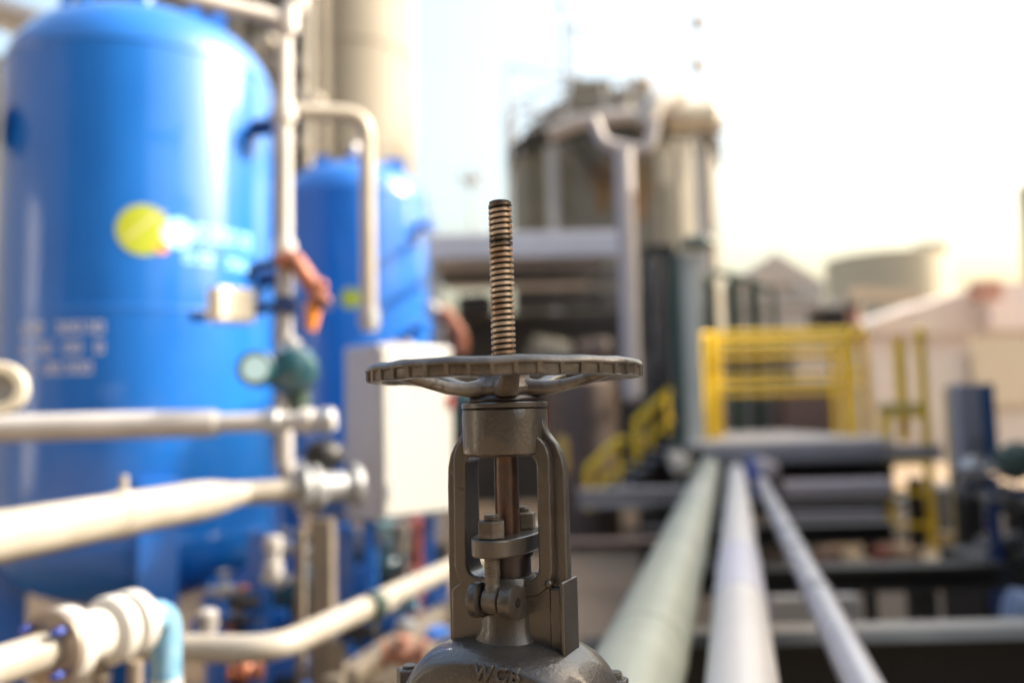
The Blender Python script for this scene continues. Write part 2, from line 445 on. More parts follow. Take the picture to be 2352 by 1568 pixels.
MB().lathe((0, 0, 0), [(30 * k, 18 * k), (33 * k, 20 * k), (33 * k, 27 * k), (27 * k, 36 * k), (25 * k, 47 * k), (13 * k, 48 * k)], 10).build('hub', WHEEL, wheel, local=True, bevel=.002, smooth=25, jitter=(0.0012, 60))
# greased collar, cap and head
cl = MB(); cl.lathe(V(0, 0, 0), [(24 * k, 9 * k), (35 * k, 10.5 * k), (37 * k, 13 * k), (36 * k, 16 * k), (31 * k, 19 * k), (24 * k, 20.5 * k)], 40)
col = cl.build('collar', COLLAR, valve, local=True, jitter=(0.0016, 40), smooth=60)
yk = MB()
yk.lathe((0, 0, 0), [(42.0 * k, 5 * k), (44.4 * k, 5.6 * k), (44.4 * k, 9.8 * k), (43 * k, 11 * k), (20 * k, 11.3 * k)], 64)
yk.build('yoke_cap', CAST, valve, local=True, smooth=40)
hd = MB(); hd.lathe((0, 0, 0), [(20 * k, -43 * k), (40 * k, -43 * k), (43.4 * k, -40 * k), (44 * k, -35 * k), (44 * k, -6 * k), (43.6 * k, 3 * k), (42.0 * k, 4.6 * k), (20 * k, 4.7 * k)], 72)
hd.build('yoke_head', CASTR, valve, local=True, smooth=40, jitter=(0.0007, 50))
# yoke: window band + broad plate
inner = rrect(40, -164, -41, 13)
outerb = rrect(54, -180, -20, 27)
yb = MB(); yb.ring(outerb, inner, 32, face_m(16))
def plate_outline():
    # right half from bottom up, then mirrored: same point count as inner (36)
    right = [(66, -236), (66, -215), (66, -190), (66, -150), (66, -110), (66, -75), (65.5, -55), (62.5, -42), (57.5, -32), (51.5, -25), (47, -19), (44.5, -12), (43, -4), (38, -2), (28, -1.5), (18, -1), (9, -1), (0, -1)]
    left = [(-x, z) for x, z in right[::-1]]
    return right, left
right, left = plate_outline()
# plate as two side plates plus the lower web, each a closed prism that shares no plane with the band
def side_plate(sg):
    out = [(x * sg, z) for x, z in right[:14]] + [(38 * sg, -14), (41.2 * sg, -43), (41.2 * sg, -162), (41.2 * sg, -236)]
    mb = MB(); mb.prism(out, 13, face_m(6.5)); return mb
for sg in (-1, 1):
    sp_ = side_plate(sg); yb.v_off = 0
    yb.add(sp_.v, sp_.f)
yb.prism([(-60, -240), (60, -240), (60, -178), (44, -165.5), (-44, -165.5), (-60, -178)], 25, face_m(12.5))
yoke = yb.build('yoke', CAST, valve, local=True, bevel=.0024, seg=3, smooth=40, jitter=(0.0009, 30))
# fillets at the junction of band and plate: soft beads
pd = MB(); pd.box(V(58, 1, -201), V(17, 30, 62)); pd.box(V(65, -1, -199), V(5, 40, 72))
pd.build('machined_pad', CAST, valve, local=True, bevel=.0022, seg=3, jitter=(0.0010, 40))
sb = MB(); sb.lathe((0, 0, 0), [(46 * k, -240 * k), (36 * k, -226 * k), (30 * k, -214 * k), (29 * k, -190 * k), (28.5 * k, -165 * k), (27 * k, -162.5 * k), (24 * k, -162 * k)], 48)
sb.build('stuffing_box', CAST, valve, local=True, smooth=45)
nb = MB(); nb.sphere(V(50, -15.5, -166), 4 * k, 12); nb.build('casting_nub', CAST, valve, local=True)

# bonnet
AU, AV, ZT, HB = 112, 96, -222, 108
def bonnet_pt(a, t):
    """a plan angle, t 0 (crown) .. 1 (skirt)"""
    ph = t * math.pi / 2
    s_ = math.sin(ph) ** (2 / 2.9); c_ = math.cos(ph) ** (2 / 2.9)
    cu, cv = math.cos(a), math.sin(a)
    e = 2 / 2.5
    u = AU * s_ * abs(cu) ** e * math.copysign(1, cu); v = AV * s_ * abs(cv) ** e * math.copysign(1, cv)
    z = ZT - HB * (1 - c_)
    lim = 63.0
    if v < -lim: v = -lim - (-v - lim) * .12
    return V(u, v, z)
bn = MB(); na, ntt = 128, 40; vs = []
for i in range(ntt):
    for j in range(na): vs.append(bonnet_pt(2 * math.pi * j / na, max(.02, i / (ntt - 1))))
fs = [tuple(range(na))]
for i in range(ntt - 1):
    for j in range(na): fs.append((i * na + j, (i + 1) * na + j, (i + 1) * na + (j + 1) % na, i * na + (j + 1) % na))
bn.add(vs, fs)
bonnet = bn.build('bonnet', CASTR, valve, local=True, smooth=60, jitter=(0.0012, 28))
# raised letters
cu = bpy.data.curves.new('lettering', 'FONT'); cu.body = 'WCB'; cu.size = 0.0195; cu.extrude = 0.0034; cu.bevel_depth = 0.0006; cu.bevel_resolution = 2; cu.space_character = 1.28; cu.align_x = 'CENTER'; cu.offset = 0.00025
tmp = bpy.data.objects.new('lettering', cu); C.objects.link(tmp)
dg = bpy.context.evaluated_depsgraph_get(); dg.update()
me = bpy.data.meshes.new_from_object(tmp.evaluated_get(dg)); bpy.data.objects.remove(tmp)
for v in me.vertices:
    x, y, z = v.co
    uu, zz_ = x * .92 + 0.016, y - 0.2475
    cph = (1 - (ZT - zz_ / k) / HB) ** 1.45; s_ = math.sin(math.acos(cph)) ** (2 / 2.9)
    vv = AV * s_ * max(0, 1 - (abs(uu / k) / (AU * s_)) ** 2.5) ** .4
    if vv > 63: vv = 63 + (vv - 63) * .12
    v.co = (uu, -(vv * k) - z + .0007, zz_)
me.materials.clear(); me.materials.append(CAST)
lt = bpy.data.objects.new('raised_lettering', me); C.objects.link(lt); lt.parent = bonnet
tag(lt, 'raised cast letters WCB', None)
# bonnet flange with bolts
fl = MB()
oval = [(abs(math.cos(q)) ** .8 * math.copysign(142, math.cos(q)), abs(math.sin(q)) ** .8 * math.copysign(106, math.sin(q))) for q in [2 * math.pi * i / 72 for i in range(72)]]
fl.prism(oval, 22, Matrix.Scale(k, 4) @ Matrix.Translation((0, 0, -312)))
fl.build('bonnet_flange', CAST, valve, local=True, bevel=.002)
def hexnut(mb, x, y, z0, af, h, rot=0.0):
    r = af / math.sqrt(3)
    ch = af * .06
    vs = []
    for rr, z in ((r * .93, z0), (r, z0 + ch), (r, z0 + h - ch), (r * .92, z0 + h)):
        vs += [V(x + rr * math.cos(rot + i * math.pi / 3), y + rr * math.sin(rot + i * math.pi / 3), z) for i in range(6)]
    fs = [tuple(range(6))[::-1], tuple(range(18, 24))]
    for j in range(3):
        for i in range(6): fs.append((j * 6 + i, j * 6 + (i + 1) % 6, (j + 1) * 6 + (i + 1) % 6, (j + 1) * 6 + i))
    mb.add(vs, fs)
for i, (bx, by) in enumerate([(127, 6), (-119, 0), (88, 62), (-88, 62), (88, -64), (-88, -64), (0, 84), (0, -84)]):
    mb = MB(); hexnut(mb, bx, by, -290, 25, 17.5 if bx != -119 else 24, rot=.3 * i)
    nt_ = mb.build('nut', BOLTM, valve, local=True, bevel=.0008, smooth=25)
    tb = thread(-300, -266 if bx != -119 else -263, 7.8, 2.2, n=28, depth=.9)
    tb2 = MB(); tb2.add([p + V(bx, by, 0) for p in tb.v], tb.f)
    tb2.build('stud', BOLTM, nt_, local=True, smooth=50)
# gland: oval flange, follower, eye bolts
gl = MB()
gp = []
for q in [2 * math.pi * i / 64 for i in range(64)]:
    c_, s_ = math.cos(q), math.sin(q)
    # oval lozenge: 58 long (front/back), 26 wide at the middle
    gp.append((abs(c_) ** 1.0 * math.copysign(28, c_), abs(s_) ** .82 * math.copysign(56, s_)))
gl.prism(gp, 17, Matrix.Scale(k, 4) @ Matrix.Translation((0, 0, -138.5)))
gland = gl.build('gland_flange', CAST, valve, local=True, bevel=.0016, seg=3)
MB().lathe((0, 0, 0), [(23 * k, -170 * k), (23 * k, -143.5 * k), (25.5 * k, -143 * k), (25.5 * k, -138 * k)], 44).build('gland_follower', COLLAR, gland, local=True)
for sg in (-1, 1):
    y = 37 * sg
    mb = MB(); mb.cyl(V(0, y, -173), V(0, y, -140), 7.2 * k, n=28)
    mb.lathe(V(-9, y, -181), [(8.5 * k, 0), (11.5 * k, 1.5 * k), (12.2 * k, 5 * k), (12.2 * k, 13 * k), (11.5 * k, 16.5 * k), (8.5 * k, 18 * k)], 32, (1, 0, 0))
    mb.cyl(V(0, y, -175), V(0, y, -165), 9.5 * k, 7.2 * k, n=28)
    eb = mb.build('eye_bolt', BOLTM, valve, local=True, smooth=45)
    tb = thread(-158, -140, 7.7, 2.3, n=32, depth=.9); tb2 = MB(); tb2.add([p + V(0, y, 0) for p in tb.v], tb.f); tb2.build('bolt_thread', BOLTM, eb, local=True, smooth=50)
    mb = MB(); hexnut(mb, 0, y, -121.5, 25, 17.5, rot=.35 + .4 * sg); mb.build('nut', BOLTM, eb, local=True, bevel=.0009, smooth=25)
    tb = thread(-126, -98.5, 7.7, 2.3, n=32, depth=.9); tb2 = MB(); tb2.add([p + V(0, y, 0) for p in tb.v], tb.f); tb2.build('bolt_thread', BOLTM, eb, local=True, smooth=50)
    for x0, x1 in ((-23, -11), (11, 26)):
        mb = MB()
        mb.lathe(V(x0, y, -181), [(13 * k, 0), (16.5 * k, 1.6 * k), (17.2 * k, 4 * k), (17.2 * k, (x1 - x0 - 4) * k), (16.5 * k, (x1 - x0 - 1.6) * k), (13 * k, (x1 - x0) * k)], 36, (1, 0, 0))
        mb.box(V((x0 + x1) / 2, y * .58, -184), V(x1 - x0 - 1.5, 34, 29))
        lg = mb.build('hinge_lug', CAST, valve, local=True, smooth=45, jitter=(0.0006, 60))
    mb = MB(); mb.cyl(V(-26, y, -181), V(27.3, y, -181), 4.6 * k, n=20); mb.build('hinge_pin', BLACK, eb, local=True)
# thin maroon seal wire down the right of the head
mb = MB(); mb.tube([V(32, 8, 14), V(41, 11, 12.6), V(43.6, 12.5, 5), V(43.6, 12.6, -12), V(45.5, 9.0, -24)], .5 * k, 8)
mb.build('seal_wire', WIRE, valve, local=True)
# valve body below the frame: body and the pipe stub it sits on
mb = MB(); mb.lathe((0, 0, 0), [(70 * k, -560 * k), (95 * k, -540 * k), (100 * k, -450 * k), (90 * k, -360 * k), (98 * k, -335 * k), (98 * k, -313 * k)], 40)
mb.tube([V(-230, 0, -470), V(230, 0, -470)], 62 * k, 36); flange(mb, V(-225, 0, -470), (1, 0, 0), .115, .024); flange(mb, V(225, 0, -470), (1, 0, 0), .115, .024)
mb.build('valve_body', CAST, valve, local=True, smooth=45)
# stand beneath
mb = MB(); mb.cyl(V(0, 0, -1500), V(0, 0, -555), 45 * k, n=24); mb.box(V(0, 0, -1492), V(260, 260, 16)); mb.build('support_post', DARK, valve, local=True)

# plant hall
hall['label'] = 'large dark clad plant hall behind the photographer'; hall['category'] = 'building'; hall['kind'] = 'thing'
WORLD['plant_hall'] = Matrix.Translation((14, 16, 0))
HM = mat('hall_cladding', (.07, .065, .06), .8, col2=(.05, .047, .044), nscale=.6)
MB().box((-16, -14, 6.5), (42, 8, 13)).build('wall', HM, hall)
MB().box((-16, -14, 13.2), (43, 9, .4)).build('roof', HM, hall)
wing = thing('plant_hall', 'dark wing of the plant hall along the far left, beyond the nearer blue tank', 'building', (-12, 2, 0))
MB().box((-12, 2.5, 4.6), (4, 17, 9.2)).build('wall', HM, wing)
MB().box((-12, 2.5, 9.3), (4.4, 17.4, .3)).build('roof', HM, wing)
MB().box((-9.95, 1.0, 2.4), (.1, 2.2, 4.4)).build('pale_door', mat('pale_door', (.5, .5, .5), .6), wing)
for i in range(5): MB().box((-32 + i * 8, -9.96, 2.2), (3.4, .12, 4.4)).build('roller_door', mat('hall_door', (.12, .12, .13), .6), hall)

# unseen blocks added past the right edge, sized to shade rack, platform and valve
def block(name, label, cat, x0, x1, y0, y1, h, m, trim):
    t = thing(name, label, cat, ((x0 + x1) / 2, (y0 + y1) / 2, 0))
    MB().box(((x0 + x1) / 2, (y0 + y1) / 2, h / 2), (x1 - x0, y1 - y0, h)).build('housing', m, t, bevel=.02)
    MB().box(((x0 + x1) / 2, (y0 + y1) / 2, h + .04), (x1 - x0 + .1, y1 - y0 + .1, .08)).build('roof', trim, t)
    for i in range(3):
        yy = y0 + (y1 - y0) * (i + .5) / 3; MB().box((x0 - .02, yy, h * .5), (.04, (y1 - y0) / 3 - .12, h * .8)).build('panel', trim, t, bevel=.01)
    return t
SW = mat('shade_block_grey', (.16, .16, .165), .5, col2=(.13, .13, .135))
CT = mat('shade_block_sheet', (.17, .155, .14), .7, col2=(.13, .12, .11))
block('valve_shade_block', 'tall grey unseen block added beyond the right edge to shade the valve', 'cubicle', 1.45, 2.1, .42, 1.42, 2.9, SW, GREYP)
block('rack_shade_block', 'low unseen block added beyond the right edge to shade the rack pipes', 'container', 2.6, 4.2, 1.5, 3.65, 2.65, CT, GREYP)
block('hose_shade_block', 'unseen block added beyond the right edge to shade the pipes next to the tangle of hoses', 'pump house', 4.1, 6.0, 3.7, 4.95, 3.5, CT, GREYP)
block('tank_shade_block', 'taller weathered filter house beyond the right edge', 'building', 5.6, 8, 5.0, 8.2, 6.15, CT, GREYP)
block('platform_shade_block', 'high unseen block added beyond the right edge to shade the platform', 'building', 7.6, 11, 8.3, 11.4, 5.2, CT, GREYP)
block('shed_shade_block', 'highest unseen block added beyond the right edge to shade the open shed', 'building', 9.6, 14, 11.5, 14.6, 10.2, CT, GREYP)

# ================================================================== BLUE PRESSURE TANKS
def lens(r, z0, h, sg, n=14, knuckle=0.28):
    """dished end profile, from the rim to the crown"""
    pr = []
    for i in range(n + 1):
        q = math.pi / 2 * i / n
        pr.append((r * math.cos(q) ** .72 if i < n else 0.0005, z0 + sg * h * math.sin(q) ** 1.15))
    return pr
TR = 0.665
def blue_tank(cx, cy, label, ztop=3.64, yaw=0.0):
    t = thing('pressure_tank', label, 'tank', (cx, cy, 0), yaw, 'glossy blue pressure tanks')
    zc, zb, z0 = ztop - .36, .95, .62
    prof = [(0.0005, z0 - .0)] + [(r_, z_) for r_, z_ in lens(TR, zb, .36, -1)][::-1][1:] + lens(TR, zc, .36, 1)
    o = MB().lathe((0, 0, 0), prof, 96).build('shell', BLUE, t, local=True, smooth=60)
    for z_ in (zc, (zc + zb) / 2 - .1, zb):
        MB().lathe((0, 0, z_), [(TR + .0005, -.012), (TR + .0035, -.005), (TR + .0035, .005), (TR + .0005, .012)], 96).build('weld_seam', BLUE, o, local=True)
    for a in (-60, 30, 120, 210):
        x, y = (TR - .07) * math.cos(R(a)), (TR - .07) * math.sin(R(a))
        m = MB(); m.box((x, y, .62), (.19, .17, 1.24), Matrix.Rotation(R(a), 3, 'Z')); m.box((x, y, .01), (.24, .24, .02), Matrix.Rotation(R(a), 3, 'Z'))
        m.build('leg', BLUE, t, local=True, bevel=.006)
    return t
def world_on_tank(t, cx, cy, a, z, off=0.0):   # a: azimuth from -Y towards +X
    return Vector((cx + (TR + off) * math.sin(a), cy - (TR + off) * math.cos(a), z))
def lug(t, x, y, z, rz, m=BLUE, w_=.15, h_=.26, lean=0):
    n = 12; out = [(-w_ / 2, 0), (w_ / 2, 0), (w_ / 2, h_ * .68), (w_ * .30, h_), (-w_ * .30, h_), (-w_ / 2, h_ * .68)]
    outer = []
    for i in range(24):
        q = 2 * math.pi * i / 24; c_, s_ = math.cos(q), math.sin(q)
        s = min(w_ / 2 / max(abs(c_), 1e-4), h_ / 2 / max(abs(s_), 1e-4)); outer.append((c_ * s, s_ * s + h_ / 2))
    innr = [(math.cos(2 * math.pi * i / 24) * .032, math.sin(2 * math.pi * i / 24) * .032 + h_ * .62) for i in range(24)]
    M_ = Matrix.Translation((x, y, z)) @ Matrix.Rotation(rz, 4, 'Z') @ Matrix.Rotation(R(90 - lean), 4, 'X')
    mb = MB(); mb.ring(outer, innr, .025, M_); mb.build('lifting_lug', m, t, local=True)

az1 = (math.atan((-24 - 1176) / FPX) + math.atan((628 - 1176) / FPX)) / 2
D1 = 4.47; c1 = Vector((math.tan(az1) * D1, D1, 0))
tank1 = blue_tank(c1.x, c1.y, 'large glossy blue tank on legs with lime circle decal, nearer of the two')
hz = 3.60
az2 = (math.atan((632 - 1176) / FPX) + math.atan((990 - 1176) / FPX)) / 2
D2 = 7.55; c2 = Vector((math.tan(az2) * D2, D2, 0))
tank2 = blue_tank(c2.x, c2.y, 'smaller-looking blue tank farther back, behind the white cabinet and pipes', ztop=3.74)
for t in (tank1, tank2):
    lug(t, -.21, -.34, 3.42, R(-3), lean=6, w_=.15, h_=.34)
    lug(t, .37, -.12, 3.42, R(28), lean=-8, w_=.19, h_=.34)
    lug(t, -.42, .25, 3.42, R(100), h_=.24)
    mb = MB(); mb.cyl((.03, -.10, 3.60), (.03, -.10, 3.80), .05, n=20); flange(mb, (.03, -.10, 3.80), (0, 0, 1), .09, .03)
    nz = mb.build('top_nozzle', BLUE, t, local=True)
    mb = MB(); mb.cyl((.03, -.10, 3.81), (.03, -.10, 3.86), .035, n=16); mb.sphere((.03, -.10, 3.89), .045, 16); mb.build('relief_fitting', CHROME, nz, local=True)
# decals on tank 1 follow the shell
def decal(t, c, a, z, pts, m, name, off=.0025):
    """flat outline (metres on the shell) wrapped round the cylinder"""
    n = len(pts); mb = MB(); vs = []
    cxm = sum(p[0] for p in pts) / n; czm = sum(p[1] for p in pts) / n
    rings = 8
    for i in range(rings + 1):
        s = i / rings
        for x, zz in pts:
            xx, z2 = cxm + (x - cxm) * s, czm + (zz - czm) * s
            q = a + xx / TR; vs.append(Vector((c.x + (TR + off) * math.sin(q), c.y - (TR + off) * math.cos(q), z + z2)))
    fs = []
    for i in range(rings):
        for j in range(n): fs.append((i * n + j, i * n + (j + 1) % n, (i + 1) * n + (j + 1) % n, (i + 1) * n + j))
    mb.add(vs, fs); return mb.build(name, m, t, smooth=80)
def circ(r, cx=0, cz=0, n=36): return [(cx + r * math.cos(2 * math.pi * i / n), cz + r * math.sin(2 * math.pi * i / n)) for i in range(n)]
def hit(px, py, c):
    d = fwd * FPX + RT * (px - 1176) - UP * (py - 784); o = EYE
    A = d.x ** 2 + d.y ** 2; B = 2 * (d.x * (o.x - c.x) + d.y * (o.y - c.y)); Cc = (o.x - c.x) ** 2 + (o.y - c.y) ** 2 - TR ** 2
    t = (-B - math.sqrt(max(B * B - 4 * A * Cc, 0))) / (2 * A); p = o + d * t
    return math.atan2(p.x - c.x, -(p.y - c.y)), p.z
a, z = hit(330, 528, c1)
decal(tank1, c1, a, z, circ(.118), LIME, 'round_decal')
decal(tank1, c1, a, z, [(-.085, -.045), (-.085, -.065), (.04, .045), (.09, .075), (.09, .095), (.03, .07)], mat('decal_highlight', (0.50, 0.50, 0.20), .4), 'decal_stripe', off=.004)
a2, z2 = hit(372, 570, c1); decal(tank1, c1, a2, z2, circ(.026), mat('decal_orange', (.85, .32, .06), .4), 'decal_dot', off=.0045)
a3, z3 = hit(408, 536, c1); decal(tank1, c1, a3, z3, circ(.072), CYAN, 'pale_round_decal')
# washed-out lettering to the right of the circles, too blurred to read: rows of letter-sized marks
def mark_rows(t, c, px, py, rows, m, name):
    a, z = hit(px, py, c)
    for (x0, zz, n_, wl, hl, gaps) in rows:
        x = x0
        for i in range(n_):
            if i not in gaps:
                mb_v = MB()
                out = [(x, zz), (x + wl, zz), (x + wl, zz + hl), (x, zz + hl)]; s = wl * .24
                inn = [(x + s, zz + s), (x + wl - s, zz + s), (x + wl - s, zz + hl - s), (x + s, zz + hl - s)]
                vs = []
                for L in (out, inn):
                    for xx, z_ in L:
                        q = a + xx / TR; vs.append(Vector((c.x + (TR + .0025) * math.sin(q), c.y - (TR + .0025) * math.cos(q), z + z_)))
                fs = [(j, (j + 1) % 4, 4 + (j + 1) % 4, 4 + j) for j in range(4)]
                if i % 3 == 1: fs = fs[:3]
                mb_v.add(vs, fs); mb_v.build(name, m, t)
            x += wl * 1.3
mark_rows(tank1, c1, 470, 545, [(-.05, -.02, 6, .045, .075, ()), (-.10, -.13, 7, .04, .05, (3,))], CYAN, 'pale_decal_lettering')
mark_rows(tank1, c1, 40, 790, [(.03, .035, 9, .036, .052, (3,)), (.03, -.055, 9, .036, .052, (1, 4, 7)), (.075, -.145, 7, .036, .052, (1,))], STEN, 'stencilled_lettering')
a, z = hit(806, 685, c2); decal(tank2, c2, a, z, circ(.085), LIME, 'round_decal')
# side nozzles of the nearer tank
def nozzle(t, c, px, py, L, r, m, nm='side_nozzle'):
    a, z = hit(px, py, c); d = Vector((math.sin(a), -math.cos(a), 0)); p = Vector((c.x, c.y, z)) + d * (TR - .03)
    mb = MB(); mb.cyl(p, p + d * L, r, n=24); flange(mb, p + d * L, d, r * 1.7, .03); return mb.build(nm, m, t), p + d * L, d
n1, _, _ = nozzle(tank1, c1, 583, 295, .17, .045, NAVY)
nozzle(tank1, c1, 600, 640, .2, .05, NAVY)
nozzle(tank2, c2, 962, 520, .16, .04, BLUE)
nozzle(tank2, c2, 950, 755, .16, .045, BLUE)
a, z = hit(22, 280, c1)
mb = MB(); pp = world_on_tank(tank1, c1.x, c1.y, a - .1, z, .05); mb.cyl(pp, pp + Vector((-.12, -.05, 0)), .11, n=28); mb.build('manway_stub', NAVY, tank1)

# ================================================================== PIPEWORK, LEFT
def pipe(name, label, pts, r, m, cat='pipe', rad=None, base=None, group=None, n=24, sub='pipe_run'):
    pts = [Vector(p) for p in pts]
    b = Vector(base) if base is not None else Vector((pts[0].x, pts[0].y, min(p.z for p in pts)))
    t = thing(name, label, cat, b, 0, group)
    path = bend(pts, rad or r * 2.2) if len(pts) > 2 else pts
    MB().tube(path, r, n).build(sub, m, t); return t
def band(t, p, d, r, L, m, nm='clamp'):
    d = Vector(d).normalized(); mb = MB(); b = min(.12 * L, .1 * r)
    mb.lathe(Vector(p) - d * L / 2, [(r - b, 0), (r, b), (r, L - b), (r - b, L)], 32, d); return mb.build(nm, m, t)

# white riser with a run over the tank
rt = P(661, 46, 3.4); rt.x = P(654, 560, 3.4).x
zr = rt.z; far = PZ(440, -6, zr)
riser = pipe('riser_pipe', 'tall white painted riser pipe right of the nearer blue tank', [far + (far - rt) * .6, rt, Vector((rt.x, rt.y, P(650, 1085, 3.4).z)), Vector((rt.x - .05, rt.y + .9, P(650, 1085, 3.4).z))], .031, WHITEP, rad=.06)
band(riser, P(662, 52, 3.4), (0, 0, 1), .043, .10, WHITEP, 'elbow_socket')
mb = MB(); e = P(682, 8, 3.44); mb.cyl(rt + Vector((0, 0, .0)), e, .036); mb.sphere(e, .048, 20); mb.build('top_tee', WHITEP, riser)
for yy in (262, 575, 702):
    q = P(653, yy, 3.4); band(riser, (rt.x, rt.y, q.z), (0, 0, 1), .046, .075, WHITEP if yy != 702 else NAVY, 'coupling')
# grey-to-cream inverted U vent
v0 = P(664, 268, 3.42); v1 = P(800, 256, 3.52); v2 = P(845, 300, 3.56)
ztop = P(840, 262, 3.56).z; xx = P(845, 500, 3.56).x
vent = pipe('vent_pipe', 'galvanised pipe that turns down in an arch beside the white riser', [Vector((rt.x + .01, 3.42, ztop - .03)), Vector((xx, 3.56, ztop)), Vector((xx, 3.56, P(845, 760, 3.56).z))], .0335, mat('bright_vent_pipe', (.40, .36, .30), .35, .1, col2=(.34, .31, .26)), rad=.10)
band(vent, Vector((xx, 3.56, P(845, 730, 3.56).z)), (0, 0, 1), .044, .07, GALV, 'union')
# horizontal white pipe in front of the tank
hA, hB, hC, hD = P(-60, 981, 3.0), P(500, 975, 3.0), P(640, 972, 3.0), P(770, 968, 3.0)
zz = (hA.z + hB.z) / 2
for p in (hA, hB, hC, hD): p.z = zz
hp = thing('insulated_pipe', 'level white insulated pipe crossing in front of the nearer blue tank', 'pipe', (hA.x, 3, zz))
MB().lathe(hA, [(.047, 0), (.047, hB.x - hA.x - .02), (.043, hB.x - hA.x)], 36, (1, 0, 0)).build('insulation', WHITEP, hp)
MB().tube([hB - Vector((.01, 0, 0)), hD], .032, 28).build('pipe_run', WHITEP, hp)
for x_ in (628, 705, 752):
    band(hp, Vector((P(x_, 970, 3.0).x, 3, zz)), (1, 0, 0), .044, .05, GALV if x_ != 705 else WHITEP, 'fitting')
# round flange at the left edge
fr = thing('pipe_flange', 'cream ring-shaped pipe end at the left edge above the level white pipe', 'flange', P(-2, 893, 2.6))
fc = P(-2, 893, 2.6); ax = Vector((.25, -1, .05)).normalized()
mb = MB(); mb.lathe(fc, [(.043, -.02), (.076, -.02), (.082, -.012), (.082, .012), (.076, .02), (.05, .02), (.043, .0)], 40, ax, closed=True); mb.build('face_ring', mat('cream_flange', (.50, .46, .37), .35), fr)
mb = MB(); mb.tube([fc - ax * .012, fc - ax * .05, fc - ax * .1 + Vector((-.4, .1, 0))], .05, 28); mb.build('stub', GALV, fr)

# big cream header running away from the left foreground
def on_z(x, y, z): return PZ(x, y, z)
zh = P(0, 1232, 1.95).z
q0 = on_z(-130, 1255, zh); q1 = on_z(430, 1155, zh)
dq = (q1 - q0).normalized()
hd_ = thing('header_pipe', 'thick cream header pipe with a reducer, highest of the sloping left pipes', 'pipe', (q0.x, q0.y, zh))
rH = .060
ln = (q1 - q0).length
MB().lathe(q0 - dq * .3, [(rH, 0), (rH, ln + .3 - .03), (rH * 1.03, ln + .29), (rH * 1.03, ln + .33), (rH * .98, ln + .42), (rH * .78, ln + .52), (rH * .60, ln + .58)], 44, dq).build('pipe_run', CREAM, hd_)
e1 = q1 + dq * .27
tgt = P(690, 1172, e1.y + .12); tgt.z = zh
MB().tube(bend([e1 - dq * .06, e1 + dq * .04, tgt], .06), .040, 32).build('reduced_run', CREAM, hd_)
band(hd_, q0 + dq * ln * .62, dq, rH * 1.05, .03, CREAM, 'weld_band')
tp = P(243, 1150, 0.5 * (q0.y + q1.y)); ft = q0 + dq * ln * .66
mb = MB(); mb.lathe(ft + Vector((0, 0, rH * .72)), [(.040, 0), (.034, .015), (.02, .022)], 24); mb.cyl(ft + Vector((0, 0, rH)), ft + Vector((0, 0, rH + .045)), .011, n=14); mb.build('vent_boss', CREAM, hd_)
# flanged gate at its far end
gv = thing('flanged_valve', 'dusty grey flanged valve where the cream header meets the cabinet post', 'valve', tgt + Vector((0, 0, -.1)))
dd = (tgt - e1).normalized()
mb = MB(); flange(mb, tgt + dd * .01, dd, .085, .03); flange(mb, tgt + dd * .05, dd, .085, .03); mb.cyl(tgt + dd * .05, tgt + dd * .2, .055); flange(mb, tgt + dd * .2, dd, .08, .03)
mb.build('body', GALV, gv); bolts_on(gv, tgt + dd * .03, dd, .066, 6, .014, .09, GALV)
hc_ = P(745, 1045, tgt.y + .12)
mb = MB(); mb.cyl(Vector((hc_.x, hc_.y, tgt.z)), hc_ + Vector((0, 0, -.05)), .02); mb.build('neck', GALV, gv)
mb = MB(); mb.sphere(hc_, .075, 22, (1, 1, .8)); mb.build('actuator_cap', BLACK, gv)
band(gv, P(752, 1118, tgt.y + .1), (1, 0, 0), .035, .09, CREAM, 'side_port')
# post below the valve
def post(name, label, px, py0, py1, D, w_, m, cat='post', zb=0.0, rnd_=False, top=None):
    a = P(px, py0, D); z1 = a.z; z0 = P(px, py1, D).z if py1 else zb
    t = thing(name, label, cat, (a.x, D, z0)); mb = MB()
    if rnd_: mb.cyl((a.x, D, z0), (a.x, D, z1), w_ / 2, n=24)
    else: mb.box((a.x, D, (z0 + z1) / 2), (w_, w_, z1 - z0))
    mb.build('shaft', m, t, bevel=.004)
    mb = MB(); mb.box((a.x, D, z0 + .008), (w_ * 2, w_ * 2, .016)); mb.build('base_plate', m, t); return t
POSTC = mat('post_primer', (.20, .165, .125), .6, col2=(.15, .125, .095), nscale=9)
post('support_post', 'beige steel post standing under the cabinet’s left edge', 742, 1190, None, 3.05, .075, POSTC)
post('support_post', 'slim beige post between the blue tank legs and the cabinet post', 690, 1215, None, 3.3, .035, POSTC)

# lower cream pipe with elbow, receding behind the valve
zl = P(500, 1487, 2.3).z
l0 = on_z(300, 1485, zl); l1 = on_z(632, 1490, zl); l2 = on_z(1045, 1300, zl); l3 = l1 + (l2 - l1) * 1.9
low = thing('drain_pipe', 'cream pipe with an elbow that slopes up to the right behind the valve', 'pipe', l1)
MB().tube(bend([l0, l1, l3], .11, 12), .036, 32).build('pipe_run', CREAM, low)
dl = (l2 - l1).normalized(); cp = on_z(855, 1392, zl)
band(low, cp, dl, .046, .035, DGREEN, 'clamp_ring'); band(low, cp + dl * .07, dl, .042, .07, CREAM, 'coupling')
post('support_post', 'short beige post under the elbow of the lower cream pipe', 775, 1470, None, 2.9, .05, POSTC)

